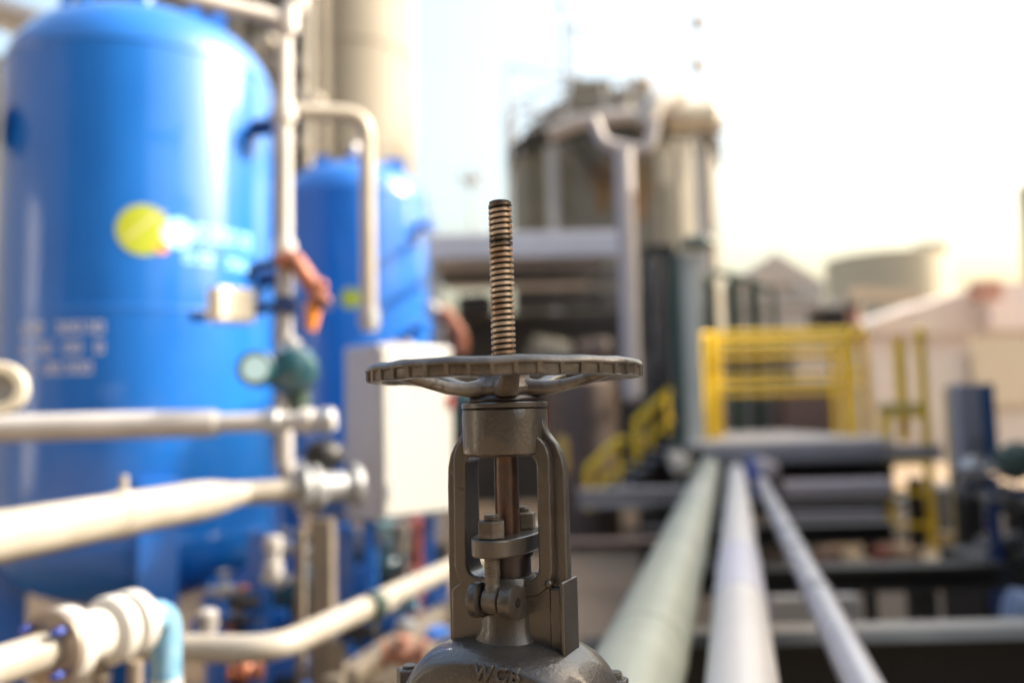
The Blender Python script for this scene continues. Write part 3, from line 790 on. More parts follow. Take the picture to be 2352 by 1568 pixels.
# bottom-left flanged spool
zs = P(110, 1492, 1.72).z
s0 = on_z(-60, 1545, zs); s1 = on_z(112, 1492, zs); s2 = on_z(305, 1430, zs)
ds = (s2 - s1).normalized(); Ls = (s2 - s1).length
sp = thing('flanged_spool', 'white flanged pipe spool with blue bolts in the bottom left corner', 'pipe fitting', s1)
MB().tube([s0 - ds * .2, s1], .037, 32).build('inlet_pipe', CREAM, sp)
mb = MB(); mb.lathe(s1, [(.073, 0), (.077, .003), (.077, .012), (.073, .0145)], 44, ds); mb.build('flange', mat('bare_flange', (.30, .25, .21), .4, .4), sp)
WF = mat('white_flange_paint', (.52, .50, .46), .32)
mb = MB(); mb.lathe(s1 + ds * .0165, [(.071, 0), (.076, .003), (.076, .034), (.071, .04), (.055, .05), (.053, .06)], 44, ds); mb.build('flange', WF, sp)
mb = MB(); mb.lathe(s1 + ds * .06, [(.053, 0), (.053, Ls - .16)], 44, ds); mb.build('spool_body', WF, sp)
for f_ in (.055, .12): band(sp, s1 + ds * (.09 + f_), ds, .056, .006, mat('seam_grey', (.35, .38, .40), .5), 'seam')
for o_ in (-.085, -.03): 
    mb = MB(); mb.lathe(s1 + ds * (Ls + o_), [(.055, 0), (.070, .006), (.073, .012), (.073, .034), (.070, .038)], 44, ds); mb.build('flange', WF, sp)
bolts_on(sp, s1 + ds * .008, ds, .058, 4, .010, .08, mat('blue_coated_bolt', (.02, .04, .22), .3, .3))
el0 = s1 + ds * (Ls + .01); el = el0 + ds * .06
MB().tube(bend([el0, el + ds * .035, el + ds * .035 + Vector((0, 0, -.16))], .07, 10), .034, 32).build('elbow', WRAP, sp)
ep = el + ds * .035; MB().tube([ep + Vector((0, 0, -.15)), Vector((ep.x, ep.y, 0.0))], .036, 28).build('outlet_pipe', WHITEP, sp)
for px in (232, 312):
    q = on_z(px, 1450, zs); mb = MB(); mb.cyl(Vector((q.x, q.y, zs - .06)), Vector((q.x, q.y, 0)), .016, n=16); mb.build('support_leg', POSTC, sp)

# ================================================================== cabinet, actuator, box, hoses
cor = P(872, 990, 3.5); zt = P(872, 788, 3.5).z; zb_ = P(876, 1196, 3.5).z
aL = R(46)
Ld = Vector((-math.cos(aL), math.sin(aL), 0)); Rd = Vector((math.sin(aL), math.cos(aL), 0))
L_, W_ = .262, .39
cc = Vector((cor.x, 3.5, 0)) + Ld * L_ / 2 + Rd * W_ / 2
cab = thing('electrical_cabinet', 'white enamelled electrical cabinet mounted on posts left of the gate valve', 'cabinet', (cc.x, cc.y, zb_))
Mc = Matrix((Ld, Rd, Vector((0, 0, 1)))).transposed()
MB().box((cc.x, cc.y, (zt + zb_) / 2), (L_, W_, zt - zb_), Mc).build('housing', PANELG, cab, bevel=.008, seg=3)
dc = cc - Ld * (L_ / 2 + .008); MB().box((dc.x, dc.y, (zt + zb_) / 2), (.012, W_ - .03, zt - zb_ - .03), Mc).build('door', mat('white_enamel_door', (.44, .435, .41), .35), cab, bevel=.003)
hp_ = dc - Ld * .012 + Rd * (W_ * .42); MB().box((hp_.x, hp_.y, (zt + zb_) / 2 + .12), (.014, .02, .06), Mc).build('door_handle', RED, cab, bevel=.002)
for z_ in (-.24, .24):
    q = dc - Rd * (W_ * .44); MB().box((q.x, q.y, (zt + zb_) / 2 + z_), (.03, .03, .07), Mc).build('hinge', GALV, cab, bevel=.003)
q = dc - Ld * .008 + Rd * .02; MB().box((q.x, q.y, zt - .14), (.004, .13, .05), Mc).build('label_plate', mat('plate_grey', (.22, .22, .23), .4), cab)
for s_ in (-.4, .4):
    q = cc + Rd * W_ * s_; mb = MB(); mb.box((q.x, q.y, zb_ / 2), (.05, .05, zb_)); mb.build('stand_leg', BLUE, cab)
mb = MB()
for x_ in (-.06, .04): q = cc + Ld * x_; mb.cyl((q.x, q.y, zt - .005), (q.x, q.y, zt + .03), .02)
mb.build('cable_gland', CREAM, cab)

act = thing('teal_actuator', 'teal motor actuator with two round housings, left of the white cabinet', 'actuator', P(665, 940, 3.2))
ac = P(672, 850, 3.2); al = P(588, 848, 3.05)
mb = MB(); dx = Vector((.25, -1, 0)).normalized(); mb.lathe(ac - dx * .09, [(.085, 0), (.098, .012), (.098, .10), (.092, .12), (.075, .16), (.04, .175)], 40, dx); mb.build('housing', TEAL, act)
mb = MB(); mb.cyl(ac + Vector((0, 0, -.05)), al + Vector((.02, .1, 0)), .05); mb.lathe(al + dx * -.06, [(.05, 0), (.066, .01), (.066, .10), (.058, .11)], 36, dx); mb.build('switch_housing', TEAL, act)
mb = MB(); mb.lathe(al + dx * .05, [(.046, 0), (.046, .006)], 32, dx); mb.build('glass_dial', mat('pale_dial', (.45, .66, .72), .12, coat=.6), act)
mb = MB(); mb.cyl(ac + Vector((0, 0.03, -.05)), P(690, 945, 3.23), .055, .04); mb.build('yoke', DGREEN, act)
mb = MB(); mb.lathe(ac + Vector((0, 0, .08)), [(.03, 0), (.03, .03), (.02, .04)], 20); mb.build('indicator_cap', GREYP, act)
act2 = thing('teal_actuator', 'teal actuator farther back, seen under the handwheel right of the cabinet', 'actuator', P(1045, 960, 5.6))
ac2 = P(1052, 918, 5.6)
mb = MB(); mb.lathe(ac2 - dx * .09, [(.085, 0), (.098, .012), (.098, .10), (.092, .12), (.075, .16), (.04, .175)], 36, dx); mb.build('housing', TEAL, act2)
mb = MB(); mb.cyl(ac2, ac2 + Vector((0, 0.03, -.22)), .055, .04); mb.build('yoke', DGREEN, act2)

jb = thing('junction_box', 'ivory junction box on a dark bracket in front of the nearer blue tank', 'junction box', P(528, 745, 3.35))
bc = P(530, 702, 3.35); MB().box(bc, (S(3.35, 94), .10, S(3.35, 80)), Matrix.Rotation(R(48), 3, 'Z')).build('enclosure', PLASTIC, jb, bevel=.012, seg=3)
mb = MB(); mb.bar(P(440, 728, 3.42), P(640, 705, 3.42), .035, .035); mb.build('bracket', NAVY, jb)
br_ = thing('pipe_bracket', 'dark navy curved bracket arm clamped to the white riser', 'bracket', P(570, 640, 3.36))
mb = MB(); mb.tube(bend([P(572, 650, 3.36), P(580, 612, 3.36), P(640, 600, 3.38)], .05), .018, 14); mb.build('arm', NAVY, br_)
mb = MB(); mb.bar(P(640, 710, 3.36), P(760, 700, 3.5), .03, .04); mb.build('cross_arm', NAVY, br_)

def hose(label, pts, D, r, grp='copper coloured hoses'):
    t = thing('flexible_hose', label, 'hose', P(pts[-1][0], pts[-1][1], D), 0, grp)
    path = bend([P(x, y, D) for x, y in pts], r * 3, 7)
    rads = None
    MB().tube(path, r, 20).build('sleeve', BRASS, t)
    return t
h1 = hose('copper-brown flexible hose curving down from the white riser, orange tip', [(642, 606), (672, 590), (705, 640), (735, 672), (722, 705)], 3.36, .037)
mb = MB(); mb.cyl(P(723, 695, 3.36), P(713, 758, 3.36), .034, .022, n=20); mb.build('orange_nozzle', ORANGE, h1)
for x_, y_ in ((740, 655), (748, 690)): mb = MB(); mb.sphere(P(x_, y_, 3.34), .022, 14); mb.build('hose_fitting', BRASS, h1)
h2 = hose('copper-brown flexible hose farther back beside the threaded stem', [(1012, 712), (1035, 735), (1060, 775), (1056, 812)], 5.5, .05)
hb = thing('conduit_bend', 'dark grey pipe bend feeding the farther copper hose', 'pipe', P(1010, 800, 5.6))
mb = MB(); mb.tube(bend([P(985, 700, 5.6), P(1008, 725, 5.6), P(1005, 800, 5.6)], .08), .045, 16); mb.build('pipe_run', GREYP, hb)

# ---- small process fittings below the cabinet
def small_valve(label, px, py, D, m, h, hm=None, s=1.0, axis=(1, 0, 0), nm='small_valve'):
    c = P(px, py, D); t = thing(nm, label, 'valve', c - Vector((0, 0, .06 * s)), 0, 'small valves on the skid')
    axis = Vector(axis).normalized(); mb = MB(); mb.sphere(c, .042 * s, 16); flange(mb, c - axis * .06 * s, axis, .042 * s, .018 * s); flange(mb, c + axis * .06 * s, axis, .042 * s, .018 * s)
    mb.cyl(c - axis * .06 * s, c + axis * .06 * s, .026 * s); mb.cyl(c, c + Vector((0, 0, h)), .014 * s, n=12); mb.build('body', m, t)
    mb = MB(); mb.lathe(c + Vector((0, 0, h)), [(.030 * s, -.006), (.036 * s, 0), (.030 * s, .006)], 20); mb.build('handle', hm or m, t)
    return t
small_valve('small blackened valve in front of the nearer tank legs', 560, 1382, 3.0, BLACK, .05, BRASS, .65)
small_valve('red-brown valve hanging under the lower cream pipe', 565, 1540, 2.6, BRASS, .05, BRASS, .7)
small_valve('pale dusty valve beside the farther tank leg, under the cabinet', 850, 1240, 3.9, GREYP, .07, GALV, .9)
small_valve('teal bodied valve under the white face of the cabinet', 890, 1300, 3.8, TEAL, .09, TEAL, 1.2)
small_valve('light blue painted valve below the clamp of the lower pipe', 920, 1385, 3.2, WRAP, .05, GALV, .9)
small_valve('brown rusty valve at the bottom, left of the bonnet', 928, 1500, 2.9, mat('salmon_rust', (.32, .15, .10), .6), .05, None, 1.0)
small_valve('dark red-capped valve under the middle of the lower pipe', 825, 1450, 2.9, BLACK, .05, RED, .8)
def vpipe(label, px, y0, y1, D, r, m, nm='vertical_pipe', tilt=0, grp='thin vertical pipes on the skid'):
    a = P(px, y0, D); z1 = P(px, y1, D).z; t = thing(nm, label, 'pipe', (a.x, D, z1), 0, grp)
    MB().cyl((a.x, D, z1), (a.x, D, a.z), r, n=18).build('pipe_run', m, t)
    for zq in (a.z - .03, z1 + .04): band(t, (a.x, D, zq), (0, 0, 1), r * 1.35, .05, m, 'collar')
    return t
vpipe('short red pipe standing under the right corner of the white cabinet', 963, 1188, 1330, 4.2, .040, mat('faded_red_pipe', (.55, .15, .10), .5))
vpipe('cream pipe standing left of the red pipe', 918, 1200, 1335, 4.0, .034, CREAM)
vpipe('pale blue-green pipe standing left of the cream pipe', 880, 1195, 1330, 4.3, .045, mat('pale_teal_pipe', (.16, .30, .32), .5))
vpipe('small blue pipe stub just below the slope of the lower cream pipe', 995, 1440, 1530, 3.6, .05, BLUE)
vpipe('red-brown pipe stub left of the blue stub', 962, 1470, 1560, 3.5, .03, mat('brick_red', (.50, .17, .10), .5))
vpipe('pale pipe beneath the clamp, beside the skid rail', 930, 1420, 1560, 3.4, .028, GALV)
vpipe('thin pale drop pipe in front of the nearer tank’s right leg', 628, 1230, 1330, 3.35, .026, WHITEP)
vpipe('thin cream drop pipe left of the small blackened valve', 478, 1400, 1455, 2.7, .022, WHITEP)
# bright blue bracing of the tank skid
sk = thing('skid_frame', 'beige channel skid frame receding beneath the small valves', 'frame', P(900, 1560, 3.3))
for (x0, y0, x1, y1, zf, w2) in ((760, 1590, 1040, 1395, .62, .07), (860, 1600, 1060, 1450, .55, .07)):
    a = PZ(x0, y0, zf); b = PZ(x1, y1, zf); mb = MB(); mb.bar(a, b + (b - a) * .5, w2, .09); mb.build('rail', POSTC, sk, bevel=.004)
a = PZ(700, 1600, .5); mb = MB(); mb.bar(a, a + Vector((.5, .4, 0)), .08, .08); mb.build('cross_rail', BLUE, sk)
for (x_, y_, D_) in ((1000, 1395, 3.9), (910, 1412, 3.5), (1010, 1360, 4.1)):
    c = P(x_, y_, D_); mb = MB(); mb.box(c, (.09, .09, .12)); mb.build('blue_bracket', BLUE, sk, bevel=.006)
bb = thing('water_pump', 'low dark pump on a plinth standing between the legs of the two tanks', 'pump', P(760, 1500, 4.4))
c = P(730, 1380, 4.4); MB().box((c.x, 4.4, .26), (.8, .5, .52)).build('plinth', mat('dark_plinth', (.02, .03, .035), .6), bb, bevel=.01)
mb = MB(); mb.lathe((c.x - .3, 4.35, .64), [(.08, 0), (.13, .02), (.13, .4), (.08, .46)], 28, (1, 0, 0)); mb.build('motor', TEAL, bb)

mf = thing('pipe_manifold', 'dark navy and black pipe manifold low between the two blue tanks', 'manifold', P(860, 1500, 4.7))
for i, px in enumerate((655, 700, 722, 765, 800, 838, 884, 930, 985, 1015)):
    a = P(px, 1215 + (i * 37) % 60, 4.75 + .1 * (i % 3)); MB().cyl((a.x, a.y, 0), tuple(a), .035 + .012 * (i % 3), n=14).build('upright', (NAVY, BLACK, DGREEN, BLUE, DARK)[i % 5], mf)
for i, y_ in enumerate((1275, 1345, 1430, 1490)):
    a, b = P(640, y_, 4.7 + .12 * i), P(1020, y_ - 8, 4.7 + .12 * i); MB().tube([a, b], .05, 14).build('header', (DARK, NAVY, BLACK, DGREEN)[i], mf)
for i, (px, y_, m_) in enumerate(((700, 1300, GREYP), (770, 1262, BLACK), (815, 1370, CREAM), (905, 1330, TEAL), (950, 1405, RED), (860, 1450, GALV), (680, 1420, GREYP))):
    q = P(px, y_, 4.55); mb = MB(); mb.sphere(q, .05, 14); mb.lathe(q + Vector((0, 0, .06)), [(.04, 0), (.06, .01), (.06, .03), (.04, .04)], 18); mb.build('valve_head', m_, mf)

bf = thing('steel_skid', 'bright blue steel skid low between the nearer tank and the cabinet', 'frame', P(600, 1560, 3.8))
for px, y_, D_ in ((500, 1330, 4.0), (598, 1215, 3.9), (668, 1235, 4.3), (790, 1205, 3.95), (826, 1300, 4.3)):
    a = P(px, y_, D_); MB().box((a.x, D_, a.z / 2), (.085, .085, a.z)).build('upright', BLUE, bf, bevel=.005)
for (xa_, ya_, xb_, yb_, D_) in ((440, 1440, 660, 1415, 4.0), (590, 1540, 830, 1510, 3.95), (470, 1390, 600, 1290, 4.05)):
    MB().bar(P(xa_, ya_, D_), P(xb_, yb_, D_ + .05), .06, .07).build('rail', BLUE, bf, bevel=.005)
for i, (px, y_, m_) in enumerate(((515, 1355, GALV), (548, 1425, BLACK), (470, 1500, NAVY), (530, 1480, BRASS), (640, 1330, WHITEP), (700, 1465, BLACK), (615, 1500, GALV), (655, 1260, GREYP))):
    q = P(px, y_, 3.75); mb = MB(); mb.sphere(q, .038, 14); mb.cyl(q - Vector((.07, 0, 0)), q + Vector((.07, 0, 0)), .018, n=12); mb.cyl(q, q + Vector((0, 0, .07)), .010, n=10); mb.lathe(q + Vector((0, 0, .07)), [(.02, 0), (.03, .005), (.03, .012), (.02, .016)], 16); mb.build('fitting', m_, bf)

# low sunlit walls behind the tank legs
def wall(name, label, x0, x1, ytop, D, th, m, ybot=None, cat='wall', yaw=0):
    a, b = P(x0, ytop, D), P(x1, ytop, D); z1 = (a.z + b.z) / 2; z0 = P(x0, ybot, D).z if ybot else 0
    t = thing(name, label, cat, ((a.x + b.x) / 2, D, z0), yaw)
    MB().box((0, th / 2, (z1 - z0) / 2), (b.x - a.x, th, z1 - z0)).build('face', m, t, local=True, bevel=.01)
    MB().box((0, th / 2, (z1 - z0) + .02), (b.x - a.x + .06, th + .06, .045)).build('coping', m, t, local=True, bevel=.006)
    return t
wall('low_wall', 'low sunlit cream wall seen under the nearer blue tank', -500, 640, 1325, 8.2, .3, LWALL)

# ================================================================== LEFT BACKGROUND: silo and process tower
sl = P(800, 0, 19.0); sr = P(945, 200, 19.0)
silo_r = 1.62; sc_ = Vector((sr.x - silo_r, 19.6, 0))
silo = thing('grain_silo', 'tall pale cream silo rising behind the blue tanks out of frame', 'silo', sc_)
SILO = mat('cream_silo_wall', (0.215, 0.195, 0.155), .7, col2=(.20, .18, .145), nscale=.5)
mb = MB(); mb.lathe((sc_.x, sc_.y, 0), [(silo_r, 0), (silo_r, 16), (silo_r * .2, 17.2)], 72); mb.build('shell', SILO, silo)
for z_ in (5.0, 7.4, 9.8, 12.2): mb = MB(); mb.lathe((sc_.x, sc_.y, z_), [(silo_r + .012, -.05), (silo_r + .03, 0), (silo_r + .012, .05)], 72); mb.build('hoop', SILO, silo)
tw = thing('process_tower', 'grey-brown open process tower in shade between the blue tank and the silo', 'tower', P(560, 900, 16))
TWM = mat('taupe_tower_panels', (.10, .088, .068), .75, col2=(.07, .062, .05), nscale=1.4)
xl, xr = P(150, 300, 17).x, P(735, 300, 17).x
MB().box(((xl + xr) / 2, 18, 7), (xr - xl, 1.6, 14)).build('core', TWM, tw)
for i, xq in enumerate((540, 598, 705)):
    x_ = P(xq, 300, 15.9).x; MB().cyl((x_, 15.9, 0), (x_, 15.9, 14), .13 if i != 1 else .06).build('column', mat('tower_post', (.19, .17, .14), .6), tw)
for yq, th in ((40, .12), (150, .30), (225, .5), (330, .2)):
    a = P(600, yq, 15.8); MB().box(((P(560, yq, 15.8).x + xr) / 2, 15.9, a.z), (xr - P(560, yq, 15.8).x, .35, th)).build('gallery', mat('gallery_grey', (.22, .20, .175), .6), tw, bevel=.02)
for xq, yq in ((590, 110), (728, 232), (620, 95)):
    mb = MB(); mb.sphere(P(xq, yq, 15.4), .13, 16); mb.build('floodlight', CREAM, tw)
shd = thing('lean_to_roof', 'pale roof edge of a shed in the top left corner', 'shed', P(-60, 150, 12))
a = P(-80, 5, 12); b = P(150, 85, 12)
mb = MB(); mb.bar(a, b + (b - a) * .6, 1.4, .14); mb.build('roof', ROOFW, shd)
mb = MB(); c_ = a.lerp(b, .5); mb.box((c_.x - .6, 12.6, c_.z / 2 - .25), (3.4, 1.0, c_.z - .5)); mb.build('wall', BEIGEW, shd)

# ================================================================== CENTRE: old tank with its top structure
OD = 20.0
ol, orr = P(1196, 420, OD), P(1672, 420, OD)
oc = Vector(((ol.x + orr.x) / 2, OD + 2.2, 0)); OR_ = (orr.x - ol.x) / 2 * 1.09
zt_ = P(1430, 300, OD).z; zc_ = P(1430, 250, OD).z
old = thing('storage_tank', 'old weathered grey storage tank with a walkway round its top', 'tank', oc)
mb = MB(); mb.lathe((oc.x, oc.y, 0), [(OR_, 0), (OR_, zt_ + .05)], 80); mb.build('shell', OLD, old)
mb = MB(); mb.lathe((oc.x, oc.y, zt_), [(OR_ + .12, 0.0), (OR_ + .14, .03), (OR_ + .14, .14), (OR_ + .12, .16), (OR_ - .5, .17)], 80); mb.build('kerb_ring', DARK, old)
mb = MB(); mb.lathe((oc.x, oc.y, zt_ + .17), [(OR_ - .2, 0), (OR_ - .35, .25), (OR_ - .65, .62), (OR_ * .55, .95), (OR_ * .2, 1.15)], 64); mb.build('roof', OLDR, old)
MB().lathe((oc.x, oc.y, zt_ + .17), [(OR_ * .90, 0), (OR_ * .88, .45), (OR_ * .74, .62), (OR_ * .70, .98), (OR_ * .5, 1.2), (.2, 1.3)], 64).build('roof_housing', mat('taupe_roof_housing', (.20, .18, .16), .7, col2=(.13, .12, .105), nscale=1.1), old)
for i in range(18):
    q = 2 * math.pi * i / 18; x_, y_ = oc.x + (OR_ + .1) * math.cos(q), oc.y + (OR_ + .1) * math.sin(q)
    MB().cyl((x_, y_, zt_ + .1), (x_, y_, zt_ + 1.05), .035, n=8).build('rail_post', GREYP, old)
for z_ in (.55, 1.05):
    MB().tube([(oc.x + (OR_ + .1) * math.cos(2 * math.pi * i / 48), oc.y + (OR_ + .1) * math.sin(2 * math.pi * i / 48), zt_ + z_) for i in range(48)], .035, 8, closed=True).build('guard_rail', GREYP, old)
mb = MB()
pts = [P(1260, 308, 19.0), P(1330, 280, 18.8), P(1430, 268, 18.7), P(1560, 265, 18.8), P(1660, 290, 19)]
mb.tube(pts, .17, 16); mb.build('ring_main', mat('pale_ring_main', (.42, .37, .34), .45), old)
mb = MB(); c = P(1362, 205, 19.6); mb.box((c.x, 20.4, c.z), (S(19.6, 98), 1.0, S(19.6, 78))); mb.build('gear_housing', mat('olive_box', (.15, .135, .10), .7), old, bevel=.03)
mb = MB(); c = P(1450, 225, 19.6); mb.box((c.x, 20.4, c.z), (S(19.6, 70), .9, S(19.6, 80))); mb.build('motor_box', mat('taupe_box', (.17, .15, .13), .7), old, bevel=.03)
mb = MB(); mb.tube([P(1440, 180, 19.2), P(1445, 262, 19.2)], .07, 12); mb.tube([P(1495, 205, 19), P(1500, 250, 19)], .1, 12); mb.build('vent_stack', CREAM, old)
mb = MB(); mb.sphere(P(1476, 190, 19.2), .2, 18, (1.2, 1, .7)); mb.build('lamp_head', LWALL, old)
mb = MB(); mb.tube(bend([P(1480, 288, 18), P(1498, 240, 18), P(1560, 215, 18.4)], .5), .25, 20); mb.build('swan_neck_duct', mat('white_duct', (.34, .325, .31), .4), old)
mb = MB(); c = P(1605, 255, 19); mb.lathe(c - Vector((.75, 0, .1)), [(.25, 0), (.36, .1), (.36, 1.1), (.25, 1.2)], 32, (1, 0, 0)); mb.build('cross_vessel', mat('bright_lagging', (.60, .54, .42), .5), old)
for xq, yq, y2 in ((1293, 10, 210), (1322, 62, 210)):
    a = P(xq, yq, 20); mb = MB(); mb.cyl(a, (a.x, a.y, zt_ + .3), .05, n=8); mb.sphere(a, .13, 12); mb.build('antenna', GREYP, old)
a = P(1602, 52, 20); mb = MB(); mb.cyl((a.x, a.y, zt_), (a.x, a.y, a.z), .03, n=8); mb.build('mast', GREYP, old)
for yq in (52, 150): mb = MB(); c = P(1603, yq, 20); mb.sphere(c, .2, 16, (.8, .8, 1.2)); mb.build('beacon', LWALL, old)
mb = MB(); mb.tube([P(1168, 150, 19), P(1168, 560, 19)], .045, 8); mb.tube([P(1168, 152, 19), P(1330, 180, 19.4)], .045, 8); mb.tube([P(1182, 250, 19), P(1320, 262, 19.4)], .035, 8); mb.build('ladder_cage', GREYP, old)
mb = MB(); c = P(1390, 430, 19.55); mb.box(c, (S(19.5, 60), .02, S(19.5, 140)))
# rust streaks running down the shell
def streak(px, py0, py1, wpx, m):
    a = P(px, py0, OD); q = math.asin(max(-.95, min(.95, (a.x - oc.x) / OR_))) ; z1 = P(px, py1, OD).z
    hw_ = S(OD, wpx) / 2 / OR_; mb = MB(); vs = []
    for i in range(9):
        for j in range(9):
            f = j / 8; wv = (1 - .5 * f) * (1 + .25 * math.sin(i * 2.1 + j)); qq = q + hw_ * (i / 4 - 1) * wv
            vs.append((oc.x + (OR_ + .006) * math.sin(qq), oc.y - (OR_ + .006) * math.cos(qq), a.z + (z1 - a.z) * f))
    mb.add(vs, [(i * 9 + j, (i + 1) * 9 + j, (i + 1) * 9 + j + 1, i * 9 + j + 1) for i in range(8) for j in range(8)])
    mb.build('rust_streak', m, old)
streak(1470 - 15, 385, 520, 75, mat('rust_orange', (.17, .085, .03), .8, col2=(.14, .11, .06), nscale=1.5))
streak(1378, 385, 500, 55, mat('rust_orange', (.17, .085, .03), .8))
streak(1228, 330, 560, 34, mat('olive_stain', (.075, .07, .048), .8))
streak(1525, 430, 600, 26, mat('olive_stain', (.075, .07, .048), .8))
streak(1600, 330, 470, 16, mat('olive_stain', (.075, .07, .048), .8))
streak(1640, 330, 420, 14, mat('olive_stain', (.075, .07, .048), .8))
streak(1560, 335, 430, 30, mat('grime_grey', (.09, .085, .08), .8))
for i in range(22):            # stanchions and drip marks round the rim
    q = math.pi * (1.02 + .96 * i / 21); x_, y_ = oc.x + (OR_ + .1) * math.cos(q), oc.y + (OR_ + .1) * math.sin(q)
    MB().bar((x_, y_, zt_ - .32 - .2 * rnd.random()), (x_, y_, zt_), .07, .07, (0, 1, 0)).build('rim_bracket', DARK if i % 3 else GREYP, old)
MB().lathe((oc.x, oc.y, zt_ - .24), [(OR_ + .004, 0), (OR_ + .03, .02), (OR_ + .03, .22), (OR_ + .004, .24)], 80).build('rim_band', mat('dark_rim_band', (.045, .042, .036), .8), old)  # narrow dark band just below the rim
for px_, r__ in ((1560, .05), (1632, .07), (1505, .06)):
    a = P(px_, 330, 19.4); MB().cyl((a.x, 19.6, 0), (a.x, 19.6, a.z), r__, n=12).build('riser', mat('riser_taupe', (.14, .12, .105), .6), old)
# big dark frame braces on the old tank
mb = MB(); mb.bar(P(1310, 330, 19.2), P(1400, 425, 19.2), .2, .12); mb.build('brace', DARK, old)
for xq in (1268, 1610):
    mb = MB(); a = P(xq, 330, 19.3); mb.bar((a.x, 19.6, 0), (a.x, 19.6, a.z), .25, .2, (0, 1, 0)); mb.build('buttress', GREYP, old)

# white drop pipe with U bend
dpx = P(1443, 640, 6.0).x
dp = thing('drop_pipe', 'white vertical pipe with a U-shaped trap on top, in front of the old tank', 'pipe', (dpx, 6, P(1455, 920, 6).z))
a = P(1432, 345, 6.0); b = P(1455, 905, 6.0)
GW = mat('greyish_white_pipe', (.46, .41, .385), .5, col2=(.41, .37, .35))
MB().tube([Vector((dpx, 6, a.z)), Vector((dpx, 6, b.z))], .066, 32).build('pipe_run', GW, dp)
mb = MB(); mb.sphere((dpx, 6, b.z), .066, 28); mb.build('end_cap', GW, dp)
mb = MB(); mb.tube(bend([P(1362, 275, 6.1), P(1385, 330, 6.1), P(1490, 350, 6.1), P(1503, 280, 6.1)], .12), .045, 24); mb.build('trap', GW, dp)
# it hangs from a girder that ties it back to the canopy
mb = MB(); mb.bar(P(1362, 275, 6.1), P(1360, 300, 9.8), .05, .05); mb.bar(P(1503, 280, 6.1), P(1500, 300, 9.8), .05, .05); mb.build('hanger', GW, dp)

# canopy building: white roof edge, posts, dark interior
CD = 10.5
can = thing('open_shed', 'open-fronted dark plant shed with a white roof edge behind the stem', 'shed', P(1200, 1000, CD))
zf0 = P(1200, 592, CD).z; zf1 = P(1200, 540, CD).z
xa, xb = P(965, 560, CD).x, P(1690, 560, CD).x
MB().box(((xa + P(1420, 560, CD).x) / 2, CD, (zf0 + zf1) / 2), (P(1420, 560, CD).x - xa, .12, zf1 - zf0)).build('fascia', ROOFW, can, bevel=.01)
xbb = P(1420, 560, CD).x
MB().box(((xa + xbb) / 2, CD + 2.3, zf1 + .02), (xbb - xa, 4.5, .06)).build('roof', ROOFW, can)
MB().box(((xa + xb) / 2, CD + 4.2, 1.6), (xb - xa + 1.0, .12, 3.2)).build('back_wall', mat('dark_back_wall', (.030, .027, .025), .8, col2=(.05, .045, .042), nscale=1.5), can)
for xq, m_, w2 in ((997, mat('pale_column', (.50, .47, .44), .5), .13), (1500, DARK, .22)):
    x_ = P(xq, 700, CD).x; z_ = zf0 if xq < 1400 else P(xq, 590, CD).z
    MB().box((x_, CD + .2, z_ / 2), (w2, w2, z_)).build('column', m_, can)
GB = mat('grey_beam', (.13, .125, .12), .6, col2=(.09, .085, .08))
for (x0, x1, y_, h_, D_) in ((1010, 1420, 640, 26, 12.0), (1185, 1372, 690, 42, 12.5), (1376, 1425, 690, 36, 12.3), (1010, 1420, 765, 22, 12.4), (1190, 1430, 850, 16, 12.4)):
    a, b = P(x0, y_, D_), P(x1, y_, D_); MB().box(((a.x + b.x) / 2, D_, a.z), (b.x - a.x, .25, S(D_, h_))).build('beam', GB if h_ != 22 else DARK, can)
mc = thing('process_pump', 'dusty grey pump casing in the dark shed right of the stem', 'pump', P(1260, 850, 11.5))
mb = MB(); mb.lathe(P(1215, 800, 11.5), [(.1, 0), (.2, .04), (.22, .5), (.12, .62)], 28, Vector((1, .2, -.25))); mb.build('casing', mat('dusty_olive', (.17, .165, .14), .6), mc)
mc2 = thing('process_pump', 'brownish motor in the dark shed beside the white drop pipe', 'pump', P(1360, 850, 11.5))
mb = MB(); mb.lathe(P(1325, 810, 11.5), [(.1, 0), (.16, .04), (.17, .4), (.1, .46)], 28, Vector((1, -.1, .1))); mb.build('casing', mat('dusty_brown', (.15, .115, .095), .6), mc2)
mc3 = thing('air_receiver', 'small grey vessel high in the dark shed left of the stem', 'vessel', P(1060, 760, 11.5))
mb = MB(); mb.lathe(P(1050, 705, 11.5), [(.08, 0), (.16, .05), (.17, .4), (.08, .5)], 28, Vector((1, 0, .02))); mb.build('shell', mat('taupe_vessel', (.05, .045, .042), .6), mc3)
# brown rusty vessel under the shed
bt = thing('rusty_tank', 'brown rusty tank shell standing behind the yoke and handrails', 'tank', P(1340, 1120, 9.5))
a, b = P(1262, 1000, 9.5), P(1430, 1000, 9.5); zt2 = P(1340, 895, 9.5).z
mb = MB(); mb.lathe(((a.x + b.x) / 2, 10.0, 0), [((b.x - a.x) / 2 * 1.03, 0), ((b.x - a.x) / 2 * 1.03, zt2 + .1), ((b.x - a.x) / 2 * .3, zt2 + .28)], 48); mb.build('shell', BROWN, bt)
